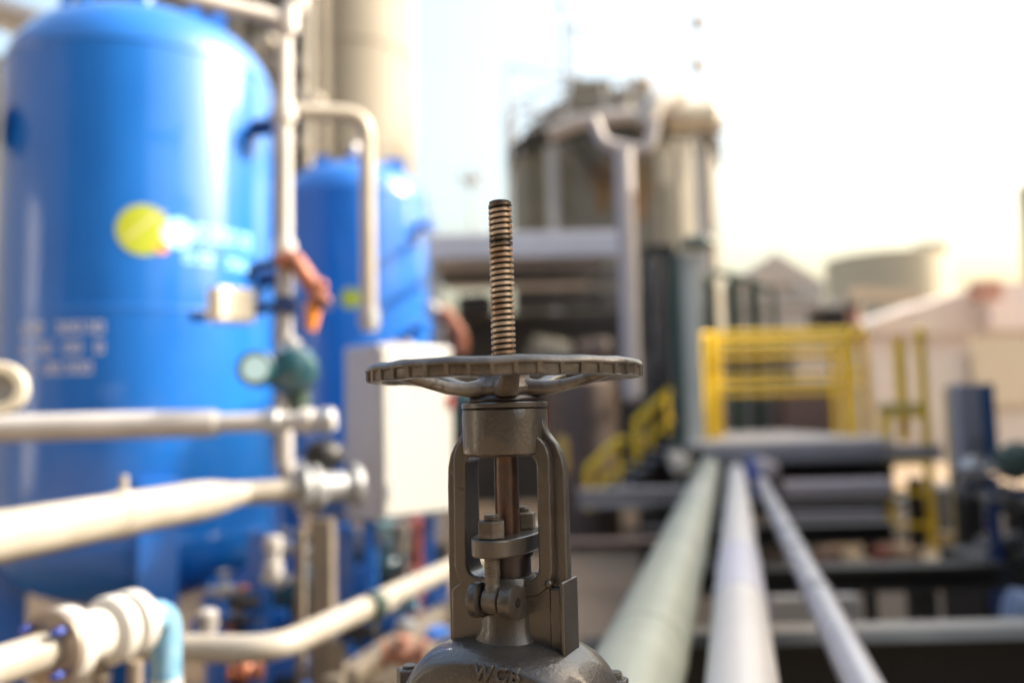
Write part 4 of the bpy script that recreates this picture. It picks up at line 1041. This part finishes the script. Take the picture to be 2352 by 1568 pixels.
# dark mass of columns and cable bundle by the grey-green column
dkx = thing('cable_tower', 'dark frame wrapped in hoses and cables right of the white drop pipe', 'frame', P(1510, 1000, 9.2))
a = P(1518, 560, 9.2); MB().box((a.x, 9.4, a.z / 2), (.34, .3, a.z)).build('frame_post', DARK, dkx)
for i in range(7):
    x0 = 1488 + i * 10; mb = MB(); pts = [P(x0 + rnd.uniform(-6, 6), 600 + rnd.uniform(-20, 20), 9.1), P(x0 + rnd.uniform(-14, 14), 720, 9.05), P(x0 + rnd.uniform(-16, 16), 840, 9.0), P(x0 + rnd.uniform(-22, 12), 1000, 9.1)]
    mb.tube(bend(pts, .4), .03, 10); mb.build('cable', rnd.choice([mat('taupe_cable', (.13, .11, .095), .6), BLACK, GB]), dkx)
# grey-green column with dark disc on top
cg = thing('yard_column', 'tall grey-green column with a dark round lamp head beside the yellow gate', 'column', (P(1583, 900, 8.6).x, 8.6, 0))
cx_ = P(1580, 900, 8.6).x; zt3 = P(1575, 585, 8.6).z
MB().box((cx_ + .05, 8.6, zt3 / 2), (.17, .20, zt3)).build('shaft', mat('grey_green_shaft', (.46, .46, .40), .5), cg, bevel=.005)
MB().box((cx_ - .085, 8.62, zt3 / 2), (.08, .24, zt3)).build('side_channel', DGREEN, cg)
mb = MB(); mb.lathe(P(1603, 560, 8.5) - Vector((0, 0, .06)), [(.06, 0), (.17, .02), (.18, .06), (.15, .11), (.05, .14)], 28); mb.build('lamp_head', DGREEN, cg)
# green tube arches behind the gate
for i, (x0, x1, yt, D_) in enumerate(((1612, 1650, 655, 11.0), (1640, 1705, 645, 11.4), (1690, 1752, 655, 11.9), (1738, 1790, 672, 12.4))):
    a = P(x0, 960, D_); b = P(x1, 960, D_ + .3); zt4 = P((x0 + x1) / 2, yt - 26, D_).z
    t = thing('pipe_arch', ['leftmost dark green tube arch, beside the grey-green column', 'dark green tube arch second from the left behind the yellow gate', 'dark green tube arch third from the left behind the yellow gate', 'rightmost dark green tube arch behind the yellow gate'][i], 'pipe', (a.x, a.y, 0), 0, 'green tube arches')
    MB().tube(bend([(a.x, a.y, 0), (a.x, a.y, zt4), (b.x, b.y, zt4 - .05), (b.x, b.y, 0)], .16, 8), .05, 16).build('tube', mat('green_tube_paint', (.04, .07, .052), .45), t)
# duct wall between arches
dw = thing('filter_housing', 'mauve-grey ribbed housing behind the green tube arches', 'machine', P(1700, 960, 13))
a, b = P(1595, 700, 13), P(1830, 700, 13); zt5 = P(1700, 760, 13).z
MB().box(((a.x + b.x) / 2, 13.8, zt5 / 2), (b.x - a.x, 1.4, zt5)).build('casing', mat('mauve_panel', (.30, .27, .265), .6, col2=(.24, .215, .21), nscale=1), dw, bevel=.03)
for i in range(6):
    x_ = a.x + (b.x - a.x) * (i + .5) / 6; MB().box((x_, 13.06, zt5 / 2), (.07, .07, zt5 - .1)).build('rib', GREYP, dw)

# grey gabled shed
gs = thing('gabled_shed', 'grey corrugated shed with a pitched roof behind the yellow gate', 'shed', P(1780, 900, 24))
xl, xr = P(1690, 700, 24).x, P(1885, 700, 24).x; xm = P(1780, 590, 24).x; ze = P(1780, 652, 24).z; zr_ = P(1780, 582, 24).z
MB().box(((xl + xr) / 2, 26, ze / 2), (xr - xl, 4, ze)).build('wall', mat('pale_grey_cladding', (.42, .38, .37), .6, col2=(.36, .33, .32), nscale=.8), gs)
m_ = Matrix.Translation((0, 28.0, 0)) @ Matrix(((1, 0, 0, 0), (0, 0, -1, 0), (0, 1, 0, 0), (0, 0, 0, 1)))
MB().prism([(xl - .15, ze), (xr + .15, ze - .05), (xm, zr_)], 4.1, m_).build('roof', mat('grey_roof', (.36, .33, .32), .6), gs)
for y_ in (700, 745): MB().box(((xl + xr) / 2 + .3, 23.9, P(1780, y_, 24).z), (xr - xl + .6, .12, .18)).build('ledge', GREYP, gs)
MB().box((P(1855, 665, 24).x, 23.95, P(1855, 665, 24).z), (.9, .1, .45)).build('vent', GREYP, gs)

# far round tank
ft_ = thing('storage_tank', 'large pale beige storage tank far off on the right under a low dome', 'tank', P(2075, 800, 60))
a, b = P(1956, 600, 60), P(2240, 600, 60); fr_ = (b.x - a.x) / 2; fcx = (a.x + b.x) / 2; ztA = P(2080, 572, 60).z; ztB = P(2080, 564, 60).z
FT = mat('pale_beige_tank', (.36, .33, .25), .7, col2=(.33, .30, .23), nscale=.2)
mb = MB(); mb.lathe((fcx, 60 + fr_, 0), [(fr_, 0), (fr_, ztA)], 72); mb.build('shell', FT, ft_)
mb = MB(); mb.lathe((fcx, 60 + fr_, ztA), [(fr_ + .06, 0), (fr_ * .7, (ztB - ztA) * 1.5), (fr_ * .3, (ztB - ztA) * 2.2), (.1, (ztB - ztA) * 2.4)], 72); mb.build('roof', FT, ft_)
c = P(2165, 562, 60); MB().box((c.x, 62, c.z), (2.0, 1.4, .9)).build('roof_hatch', FT, ft_)
# tower block at the right edge
eb_ = thing('tall_building', 'tall olive-beige building cut off by the right edge', 'building', P(2400, 900, 45))
a = P(2336, 430, 49); MB().box((a.x + 2.5, 47, a.z / 2), (5, 4, a.z)).build('block', mat('olive_beige_wall', (.30, .27, .18), .75), eb_)
# long low buildings on the right
bd = thing('warehouse', 'long pale pink clad warehouse across the right background', 'building', P(2200, 900, 30))
a = P(1985, 770, 30); xR = P(2600, 700, 30).x
MB().box(((a.x + xR) / 2, 33, P(2200, 765, 30).z / 2), (xR - a.x, 6, P(2200, 765, 30).z)).build('wall', PINK, bd, bevel=.05)
zq = P(2200, 765, 30).z
m_ = Matrix.Translation((0, 36.2, 0)) @ Matrix(((1, 0, 0, 0), (0, 0, -1, 0), (0, 1, 0, 0), (0, 0, 0, 1)))
pr_ = [P(1975, 768, 30), P(2010, 735, 30), P(2120, 700, 30), P(2250, 655, 30), P(2330, 652, 30), P(2600, 640, 30), P(2600, 768, 30)]
MB().prism([(p.x, p.z) for p in pr_], 6.4, m_).build('roof', mat('pinkish_roof', (.48, .40, .36), .7, col2=(.55, .49, .43), nscale=.35), bd)
mb = MB(); mb.bar(P(1950, 672, 29), P(2110, 682, 29), .3, .42); mb.build('ridge_duct', LWALL, bd)
mb = MB(); c = P(2350, 700, 29); mb.box((c.x, 29.6, c.z), (P(2420, 700, 29).x - P(2290, 700, 29).x, .6, S(29, 110))); mb.build('upper_wall', mat('pinkish_white', (.60, .52, .48), .7), bd)
ww = thing('white_wall', 'white lower wall behind the ladder and blue machine', 'wall', P(2200, 950, 22))
a = P(2005, 815, 22); MB().box(((a.x + P(2700, 800, 22).x) / 2, 22.3, a.z / 2), (P(2700, 800, 22).x - a.x, .5, a.z)).build('panel', mat('off_white_wall', (.56, .51, .47), .7, col2=(.50, .45, .42), nscale=.5), ww)
c = P(2310, 850, 21.9); MB().box((c.x, 21.95, c.z), (S(22, 150), .1, S(22, 160))).build('bright_panel', mat('cream_panel', (.52, .45, .34), .6), ww)
c = P(2200, 770, 21); 
ch = thing('brick_chimney', 'red brick chimney block above the pink warehouse roof', 'chimney', P(2262, 700, 28.6))
c = P(2262, 668, 28.6); MB().box(c, (S(28.6, 52), .8, S(28.6, 44))).build('stack', BRICK, ch, bevel=.02)
ch2 = thing('orange_post', 'short orange-red stack right above the gate’s right post', 'stack', P(1962, 760, 16))
c = P(1962, 735, 16); MB().cyl(c - Vector((0, 0, .5)), c + Vector((0, 0, .22)), .12).build('pipe_run', BRICK, ch2)
MB().lathe(c + Vector((0, 0, .24)), [(.14, 0), (.16, .03), (.14, .08)], 20).build('cap', DARK, ch2)
dk = thing('dark_hopper', 'small dark hopper left of the orange-red stack', 'hopper', P(1910, 760, 17))
c = P(1905, 722, 17); MB().box(c - Vector((0, 0, .2)), (S(17, 72), .8, S(17, 70))).build('bin', DARK, dk, bevel=.03)
# distant utility pole
up_ = thing('utility_pole', 'faint distant utility pole with crossarms left of the stem', 'pole', (P(1085, 520, 60).x, 60, 0))
c = P(1083, 385, 60); MB().cyl((c.x, 60, 0), (c.x, 60, c.z), .16, .12, n=12).build('shaft', GREYP, up_)
for yq, L in ((402, 2.0), (418, 1.5)): q = P(1083, yq, 60); MB().box((q.x, 60, q.z), (L, .12, .14)).build('crossarm', GREYP, up_)
q = P(1083, 412, 60)
for s_ in (-1, 1): mb = MB(); mb.cyl((q.x + s_ * .5, 59.8, q.z - .4), (q.x + s_ * .5, 59.8, q.z + .3), .25, n=14); mb.build('transformer', GREYP, up_)

# ================================================================== RIGHT: platform, gate, ladder, handrails
PD = 8.9
PD = 8.2
pf = thing('platform', 'raised grey steel platform behind the three parallel pipes', 'platform', P(1830, 1200, PD))
zp = P(1830, 1010, PD).z
x0, x1 = P(1622, 1000, PD).x, P(2020, 1000, PD).x
DK = mat('platform_grey', (.27, .26, .27), .5, col2=(.22, .21, .22))
MB().box(((x0 + x1) / 2, PD + 1.7, zp - .03), (x1 - x0 + .3, 3.4, .05)).build('deck', mat('deck_plate', (.52, .48, .45), .5), pf, bevel=.004)
MB().box(((x0 + x1) / 2, PD - .03, zp - .13), (x1 - x0 + .04, .06, .15)).build('edge_beam', DK, pf, bevel=.006)
xk = P(2150, 1000, PD).x
MB().box(((x1 + xk) / 2 + .02, PD - .03, zp - .14), (xk - x1, .06, .13)).build('ladder_landing', DK, pf)
MB().box(((x0 + x1) / 2 + .2, PD + .3, zp - .33), (x1 - x0, .2, .16)).build('joist', DARK, pf)
for x_, y_ in ((x0 + .1, PD + .1), (x1 - .1, PD + .1), (x0 + .1, PD + 1.7), (x1 - .1, PD + 1.7)):
    MB().box((x_, y_, (zp - .06) / 2), (.12, .12, zp - .06)).build('leg', DARK, pf)
gt = thing('safety_gate', 'yellow tubular guard rail gate standing on the grey platform', 'gate', (P(1800, 980, PD).x, PD, zp))
def ypost(t, px, yt, D, r=.028, y0=None, name='post'):
    x_ = P(px, 860, D).x; z1 = P(px, yt, D).z; z0_ = zp if y0 is None else P(px, y0, D).z
    MB().cyl((x_, D, z0_), (x_, D, z1), r, n=16).build(name, YELLOW, t)
for px, D_ in ((1612, 8.95), (1632, 9.2), (1650, 9.6)): ypost(gt, px, 762 if px != 1632 else 768, D_, .036 if px != 1632 else .062)
for px, D_ in ((1915, 9.5), (1940, 9.2), (1958, 9.0), (1988, 9.5)): ypost(gt, px, 750 if px > 1950 else 785, D_, .036)
def yrail(t, x0_, y0_, x1_, y1_, D0, D1_, r, m=YELLOW): MB().cyl(P(x0_, y0_, D0), P(x1_, y1_, D1_), r, n=16).build('rail', m, t)
yrail(gt, 1650, 768, 1990, 760, 10.5, 10.5, .05); yrail(gt, 1650, 795, 1940, 790, 9.2, 9.2, .030); yrail(gt, 1650, 822, 1930, 815, 10.5, 10.5, .045)
yrail(gt, 1640, 865, 1990, 855, 10.5, 10.5, .03); yrail(gt, 1640, 885, 1940, 880, 9.2, 9.2, .026); yrail(gt, 1640, 905, 1930, 900, 10.5, 10.5, .03)
yrail(gt, 1650, 778, 1945, 772, 10.2, 10.2, .03)
yrail(gt, 1612, 768, 1652, 768, 8.95, 10.4, .028); yrail(gt, 1955, 762, 1990, 770, 8.98, 10.4, .028); yrail(gt, 1958, 885, 1985, 880, 8.98, 10.4, .024)
mb = MB(); a, b = P(1150 + 515, 955, 10.5), P(1925, 955, 10.5)
bx = thing('brown_bin', 'brown crate standing on the ground behind the yellow gate', 'crate', P(1870, 960, 12))
a, b = P(1800, 900, 12), P(1925, 900, 12); z1 = P(1870, 880, 12).z; MB().box(((a.x + b.x) / 2, 12.2, z1 / 2), (b.x - a.x, .6, z1)).build('body', mat('brown_crate', (.22, .14, .11), .7), bx, bevel=.02)
# ladder
LD = 8.6
lad = thing('yellow_ladder', 'yellow steel ladder climbing to the right end of the platform', 'ladder', (P(2100, 1270, LD).x, LD, 0))
xa_, xb_ = P(2035, 1000, LD).x, P(2128, 1000, LD).x
zla = P(2035, 945, LD).z
MB().bar((xa_, LD, P(2050, 1205, LD).z), (xa_, LD, zla), .09, .05, (0, 1, 0)).build('stile', YELLOW, lad)
MB().bar((xb_, LD, 0), (xb_, LD, P(2118, 770, LD).z), .07, .06, (0, 1, 0)).build('stile', YELLOW, lad)
mb = MB(); mb.sphere((xb_, LD, P(2115, 765, LD).z), .06, 16); mb.build('top_knob', YELLOW, lad)
MB().bar((P(2082, 900, LD).x, LD + .1, zp - .05), (P(2082, 900, LD).x, LD + .1, P(2080, 775, LD).z), .10, .05, (0, 1, 0)).build('grab_rail', YELLOW, lad)
for yq, hh in ((952, .15), (1035, .05), (1062, .05), (1130, .12), (1205, .04)):
    z_ = P(2080, yq, LD).z; MB().box(((xa_ + xb_) / 2, LD, z_), (xb_ - xa_, .05, hh if hh < .1 else .06)).build('rung', YELLOW, lad)
mb = MB(); mb.box(((xa_ + xb_) / 2, LD + .04, P(2080, 935, LD).z), (xb_ - xa_ + .08, .08, .09)); mb.build('landing_bar', mat('pale_yellow', (.60, .47, .20), .5), lad)
# stair hand rails centre
for i, (pts, lbl) in enumerate(((((1350, 1105), (1350, 1075), (1420, 1010), (1440, 1010)), 'lower yellow stair handrail section behind the yoke'), (((1462, 1050), (1462, 965), (1535, 900), (1540, 895)), 'upper yellow stair handrail section left of the grey-green column'))):
    t = thing('stair_handrail', lbl, 'handrail', P(pts[0][0], pts[0][1], 9.0), 0, 'yellow stair handrails')
    MB().tube(bend([P(x, y, 9.0) for x, y in pts], .06), .036, 14).build('top_rail', YELLOW, t)
    p2 = [(x + 8, y + 62) for x, y in pts[1:]]
    MB().tube([P(x, y, 9.05) for x, y in p2], .022, 12).build('mid_rail', YELLOW, t)
    for dx_ in (0, 32, 68):
        x_ = pts[1][0] + dx_; y_ = pts[1][1] - dx_ * .9; MB().tube([P(x_, y_, 9.02), P(x_ + 3, y_ + 95, 9.02)], .036 if dx_ == 0 else .024, 12).build('baluster', YELLOW, t)
st_ = thing('steel_stair', 'dark steel stair flight climbing beside the yellow handrails', 'stair', P(1420, 1130, 9.3))
for i in range(8):
    p = P(1400 + i * 22, 1128 - i * 19, 9.35); mb = MB(); mb.box(p, (.16, .7, .03)); mb.build('tread', GREYP, st_)
mb = MB(); mb.bar(P(1385, 1150, 9.1), P(1580, 985, 9.1), .05, .16); mb.build('stringer', DARK, st_)
wb = thing('yellow_bollard', 'short ochre marker just right of the valve yoke head', 'bollard', P(1295, 1040, 9))
MB().lathe(P(1290, 1060, 9) , [(.07, -.1), (.07, .18), (.05, .26)], 20).build('post', mat('dull_ochre', (.36, .24, .05), .6), wb)

# beams of the pipe rack
rack_az = math.atan((1690 - 1176) / FPX)
def beam(label, x0, x1, y0, y1, D, m=DARK, nm='rack_beam', deep=.16, grp='dark crossbeams of the pipe rack', top=None):
    a, b = P(x0, (y0 + y1) / 2, D), P(x1, (y0 + y1) / 2, D); zc2 = (a.z + b.z) / 2; h_ = S(D, y1 - y0)
    t = thing(nm, label, 'beam', ((a.x + b.x) / 2, D, zc2 - h_ / 2), 0, grp)
    L = b.x - a.x; tf = min(.018, h_ * .18)
    MB().box(((a.x + b.x) / 2, D, zc2), (L, .03, h_ - 2 * tf)).build('web', m, t)
    for s_ in (-1, 1): MB().box(((a.x + b.x) / 2, D, zc2 + s_ * (h_ - tf) / 2), (L, deep, tf)).build('flange', top or m, t, bevel=.002)
    return t, zc2 + h_ / 2
beam('nearest dark crossbeam under the pipes along the bottom edge', 1340, 2900, 1462, 1640, 3.05)
beam('dark crossbeam under the pipes, second from the nearest', 1610, 2300, 1298, 1352, 4.4)
beam('dark crossbeam under the pipes, third from the nearest', 1480, 2050, 1205, 1248, 5.6)
beam('dark crossbeam under the pipes, fourth from the nearest', 1500, 2040, 1150, 1176, 6.6)
beam('shaded crossbeam directly below the platform edge', 1600, 2030, 1058, 1092, 8.4)
beam('grey crossbeam between the yoke and the pale green pipe', 1330, 1570, 1122, 1160, 7.2, GREYP, top=GREYP)
beam('brownish crossbeam low behind the yoke', 1200, 1560, 1240, 1262, 5.2, mat('rusty_brown_beam', (.12, .075, .055), .6))
for i, (px, w_) in enumerate(((2003, .05), (2122, .11))):
    a = P(px, 1350, 4.42); t = thing('rack_post', ['thin dark post under the second crossbeam', 'thick dark post under the second crossbeam'][i], 'post', (a.x, 4.45, 0), 0, 'dark posts of the pipe rack')
    MB().box((a.x, 4.45, a.z / 2 - .005), (w_, w_, a.z - .02)).build('shaft', DARK, t)
post('rack_post', 'dark post left of the pale green pipe below the grey crossbeam', 1490, 1165, None, 7.2, .16, DARK)
post('rack_post', 'dark post behind the ladder foot under the platform', 2100, 1095, None, 8.75, .12, DARK)
# long sunlit kerb between beams, and concrete plinths
kb = thing('concrete_kerb', 'sunlit concrete kerb just behind the nearest crossbeam', 'kerb', P(2100, 1460, 3.5))
zk = P(2100, 1462, 3.4).z
a = P(1580, 1440, 3.5); MB().box((a.x + 2.1, 3.58, (zk) / 2), (4.2, .16, zk)).build('block', CONC, kb, bevel=.01)
MB().box((a.x + 2.1, 4.06, .15), (4.2, .78, .30)).build('ledge', mat('pale_ledge', (.62, .53, .42), .85, col2=(.52, .44, .35), nscale=2), kb, bevel=.01)
pl = thing('concrete_plinth', 'square sunlit concrete plinth between the white and the thin pipes', 'plinth', P(1900, 1420, 4.8))
a, b = P(1770, 1370, 5), P(1968, 1370, 5); z1 = P(1870, 1368, 5).z; MB().box(((a.x + b.x) / 2, 5.2, z1 / 2), (b.x - a.x, .5, z1)).build('block', mat('pale_plinth', (.55, .49, .41), .85), pl, bevel=.01)
rb_ = [('red-brown block standing in for sunlit ground behind the second crossbeam, left of the tan ones', 2035, 1265, (.40, .13, .08)), ('tan block standing in for sunlit ground behind the second crossbeam', 2080, 1270, (.42, .26, .14)), ('small tan block standing in for sunlit ground between the white pipe and the thin pipe', 1845, 1270, (.45, .28, .15)), ('small brown block standing in for sunlit ground right beside the thin pipe', 1900, 1272, (.34, .19, .12))]
for i, (lb, px, py, cc_) in enumerate(rb_):
    c = PZ(px, py + 12, .09); mb = MB(); mb.box(c, (.24, .22, .18), Matrix.Rotation(R(10 + 14 * i), 3, 'Z')); t = mb.build('sun_patch_block', mat('block_%d' % i, cc_, .85), bevel=.03, seg=3, jitter=(.02, 6)); tag(t, lb, 'block', 'blocks painted as sunlit ground patches')  # block colours imitate sunlit patches of ground
# yellow grating edge / ochre platform on the right
oc_ = thing('ochre_frame', 'ochre steel frame standing low right of the ladder', 'frame', P(2220, 1300, 6.8))
pad = thing('sunlit_patch_slab', 'pale slab painted as sunlit ground round the foot of the yellow ladder', 'slab', P(2100, 1270, 6.6))
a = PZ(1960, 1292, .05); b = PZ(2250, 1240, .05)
MB().box(((a.x + b.x) / 2, (a.y + b.y) / 2, .03), (b.x - a.x, b.y - a.y, .05)).build('slab', mat('painted_sunlit_sand', (.85, .66, .42), .9, col2=(.75, .54, .32), nscale=3), pad, bevel=.01)  # pale colour stands in for sunlight falling on the ground
a, b = P(2170, 1245, 6.8), P(2275, 1245, 6.8)
MB().box(((a.x + b.x) / 2, 6.8, a.z), (b.x - a.x, .3, S(6.8, 36))).build('top_bar', mat('ochre_paint', (.42, .25, .08), .6), oc_)
for q in (a, b): MB().box((q.x, 6.8, q.z / 2), (.07, .07, q.z)).build('leg', mat('ochre_paint', (.42, .25, .08), .6), oc_)
mwb = thing('grey_tank_skid', 'mauve-grey skid housing beyond the ladder', 'machine', P(2210, 1180, 9.5))
a, b = P(2155, 1150, 9.5), P(2275, 1150, 9.5); z1 = P(2210, 1120, 9.5).z; MB().box(((a.x + b.x) / 2, 9.9, z1 / 2), (b.x - a.x, .7, z1)).build('housing', mat('mauve_grey', (.28, .245, .235), .6), mwb, bevel=.02)
# blue machine panel
bmx = thing('control_panel', 'tall blue-grey control panel with a blue edge right of the ladder', 'panel', P(2240, 1080, 6.2))
a, b = P(2208, 975, 6.2), P(2268, 975, 6.2); z1, z0_ = P(2240, 880, 6.2).z, P(2240, 1085, 6.2).z
MB().box(((a.x + b.x) / 2, 6.3, (z1 + z0_) / 2), (b.x - a.x, .12, z1 - z0_), Matrix.Rotation(R(8), 3, 'Z')).build('face', mat('slate_blue', (.30, .295, .33), .5), bmx, bevel=.006)
MB().box((b.x + .03, 6.36, (z1 + z0_) / 2), (.05, .3, z1 - z0_ - .01), Matrix.Rotation(R(8), 3, 'Z')).build('side', mat('edge_blue', (.01, .09, .24), .4), bmx)
for i in range(6): q = P(2250, 990 + i * 12, 6.2); MB().box((q.x, 6.225, q.z), (.10, .012, .012)).build('louvre', GREYP, bmx)
MB().box((b.x - .1, 6.35, z0_ / 2), (.14, .14, z0_)).build('stand', DARK, bmx)
yc = thing('yellow_column', 'ochre-yellow column just left of the blue-grey control panel', 'column', P(2190, 1060, 6.9))
a = P(2188, 890, 6.9); MB().box((a.x, 6.9, a.z / 2), (.10, .12, a.z)).build('shaft', mat('ochre_column', (.50, .38, .14), .5), yc)
# blue post and the dark tangle of pipes at the right edge
bp_ = thing('blue_post', 'dark blue post in front of the tangle of pipes at the right edge', 'post', (P(2280, 1200, 4.6).x, 4.6, 0))
MB().box((P(2282, 1200, 4.6).x, 4.6, P(2280, 1090, 4.6).z / 2), (.05, .05, P(2280, 1090, 4.6).z)).build('shaft', NAVY, bp_)
tg = [('coil of dark cable hung at the right edge', 2310, 1150), ('bundle of bright and dark hoses low at the right edge', 2300, 1260), ('knot of small pipes above the blue post', 2250, 1100)]
for i, (lb, px, py) in enumerate(tg):
    t = thing('hose_bundle', lb, 'hoses', P(px, py + 60, 4.8), 0, 'hose bundles at the right edge')
    for j in range(9):
        pts = [P(px + rnd.uniform(-60, 70), py + rnd.uniform(-45, 45), 4.8 + rnd.uniform(-.25, .25)) for _ in range(4)]
        MB().tube(bend(pts, .12), rnd.choice((.012, .018, .026)), 10).build('hose', rnd.choice([BLACK, DARK, GB, GALV, GREYP, NAVY]), t)
mm = thing('dark_machine', 'black machine base at the right edge beyond the second crossbeam', 'machine', P(2340, 1330, 4.7))
a = P(2262, 1290, 4.6); MB().box((a.x + .5, 4.9, a.z / 2), (.95, .5, a.z)).build('base', BLACK, mm, bevel=.02)
mb = MB(); mb.lathe((a.x + .3, 4.8, a.z + .16), [(.06, 0), (.12, .03), (.13, .35), (.06, .42)], 24, (1, .2, 0)); mb.build('motor', DARK, mm)
mb = MB(); mb.lathe((a.x + .22, 4.7, a.z + .5), [(.04, 0), (.10, .03), (.10, .12), (.04, .16)], 24, (0, -1, .3)); mb.build('valve_head', DGREEN, mm)
fd = thing('floor_drum', 'pale blue drum lying low in the right corner', 'drum', P(2340, 1440, 4.0))
mb = MB(); c = P(2315, 1400, 3.9); mb.lathe(c, [(.08, 0), (.10, .01), (.10, .5), (.08, .51)], 28, (1, -.15, -.2)); mb.build('shell', mat('pale_blue_drum', (.20, .26, .38), .5), fd)

# three parallel pipes
zg = 1.5 - .60
def para(label, xb, yb, xt, yt, z, r, m, nm='rack_pipe'):
    a = PZ(xb, yb, z); b = PZ(xt, yt, z); d = (b - a).normalized()
    t = thing(nm, label, 'pipe', (a.x, a.y, z - r), 0, 'parallel pipes on the rack')
    a0 = a - d * 1.2
    MB().tube([a0, b], r, 40).build('pipe_run', m, t)
    return t, a, b, d
gp_, a, b, d = para('thick pale green pipe, leftmost of the three parallel rack pipes', 1468, 1540, 1632, 1068, 1.5 - .57, .100, SAGE)
band(gp_, a + d * .12, d, .1025, .02, SAGE, 'weld_seam'); band(gp_, a + d * 2.3, d, .1025, .02, SAGE, 'weld_seam'); band(gp_, a + d * 3.4, d, .103, .3, mat('pale_sleeve', (.46, .44, .38), .5), 'sleeve')
WP2 = mat('rack_white_paint', (.60, .575, .56), .35, col2=(.55, .53, .51), nscale=3)
wp_, a, b, d = para('straight white pipe, middle one of the three parallel rack pipes', 1704, 1560, 1692, 1085, 1.5 - .565, .074, WP2)
band(wp_, a + d * 1.05, d, .0765, .8, mat('lilac_wrap', (.50, .49, .55), .45), 'grey_sleeve')
band(wp_, b - d * .3, d, .080, .2, mat('grey_wrap2', (.45, .44, .50), .45), 'end_sleeve')
tp_, a, b, d = para('thin grey-white pipe, rightmost of the three parallel rack pipes', 1965, 1540, 1748, 1105, 1.5 - .565, .041, mat('thin_pipe_paint', (.50, .50, .54), .3, .2, col2=(.42, .42, .46)))
for s_ in (.75, 1.5, 2.0, 2.7): band(tp_, a + d * s_, d, .046, .10, GREYP, 'coupling')
q = P(1728, 1095, 7.0); bv = thing('blue_valve', 'small bright blue valve between the middle and thin rack pipes', 'valve', q - Vector((0, 0, .12)))
mb = MB(); mb.sphere(q, .075, 18, (1, 1, 1.3)); mb.cyl(q + Vector((0, 0, -.16)), q, .05); mb.build('body', mat('royal_blue', (.02, .05, .28), .4), bv); mb = MB(); mb.cyl(q, q + Vector((0, 0, .13)), .02); mb.lathe(q + Vector((0, 0, .14)), [(.05, 0), (.06, .01), (.05, .02)], 18); mb.build('handle', BLUE, bv)
for (px, py, lb, m_, rr) in ((1768, 1080, 'round pinkish blind pipe end under the platform edge', mat('pink_cap', (.46, .38, .37), .5), .085), (1563, 1068, 'round cream blind pipe end at the foot of the grey-green column', mat('cream_cap', (.46, .42, .34), .5), .095)):
    q = P(px, py, 7.6); t = thing('blind_pipe_end', lb, 'pipe end', q - Vector((0, 0, rr)), 0, 'blind pipe ends')
    mb = MB(); mb.cyl(q, q + Vector((.25, 1.6, 0)), rr * .9, n=28); mb.build('stub', m_, t); mb = MB(); mb.sphere(q, rr, 24, (1, .45, 1)); mb.build('cap', m_, t)
# machinery rows under platform
rw = thing('tube_rack', 'row of grey tubes hanging in the shade below the platform', 'rack', P(1880, 1120, 9.6))
for i in range(11):
    x_ = P(1790 + i * 21, 1110, 9.4).x; MB().cyl((x_, 9.4, .45), (x_, 9.4, .80), .045, n=14).build('tube', GB, rw)
MB().box((P(1895, 1100, 9.6).x, 9.7, .42), (2.1, .7, .1)).build('shelf', GREYP, rw)
wb2 = thing('pale_beam', 'mauve-grey horizontal pipe in the shade below the platform', 'pipe', P(1880, 1150, 8.0))
MB().tube([P(1795, 1128, 8.0), P(2040, 1122, 8.0)], .10, 24).build('pipe_run', mat('mauve_pipe', (.30, .26, .265), .5), wb2)
wb3 = thing('pale_beam', 'mauve-brown horizontal pipe between the third and fourth crossbeams', 'pipe', P(1880, 1200, 6.2))
MB().tube([P(1760, 1192, 6.3), P(2030, 1188, 6.3)], .05, 24).build('pipe_run', mat('mauve_pipe2', (.14, .11, .11), .5), wb3)
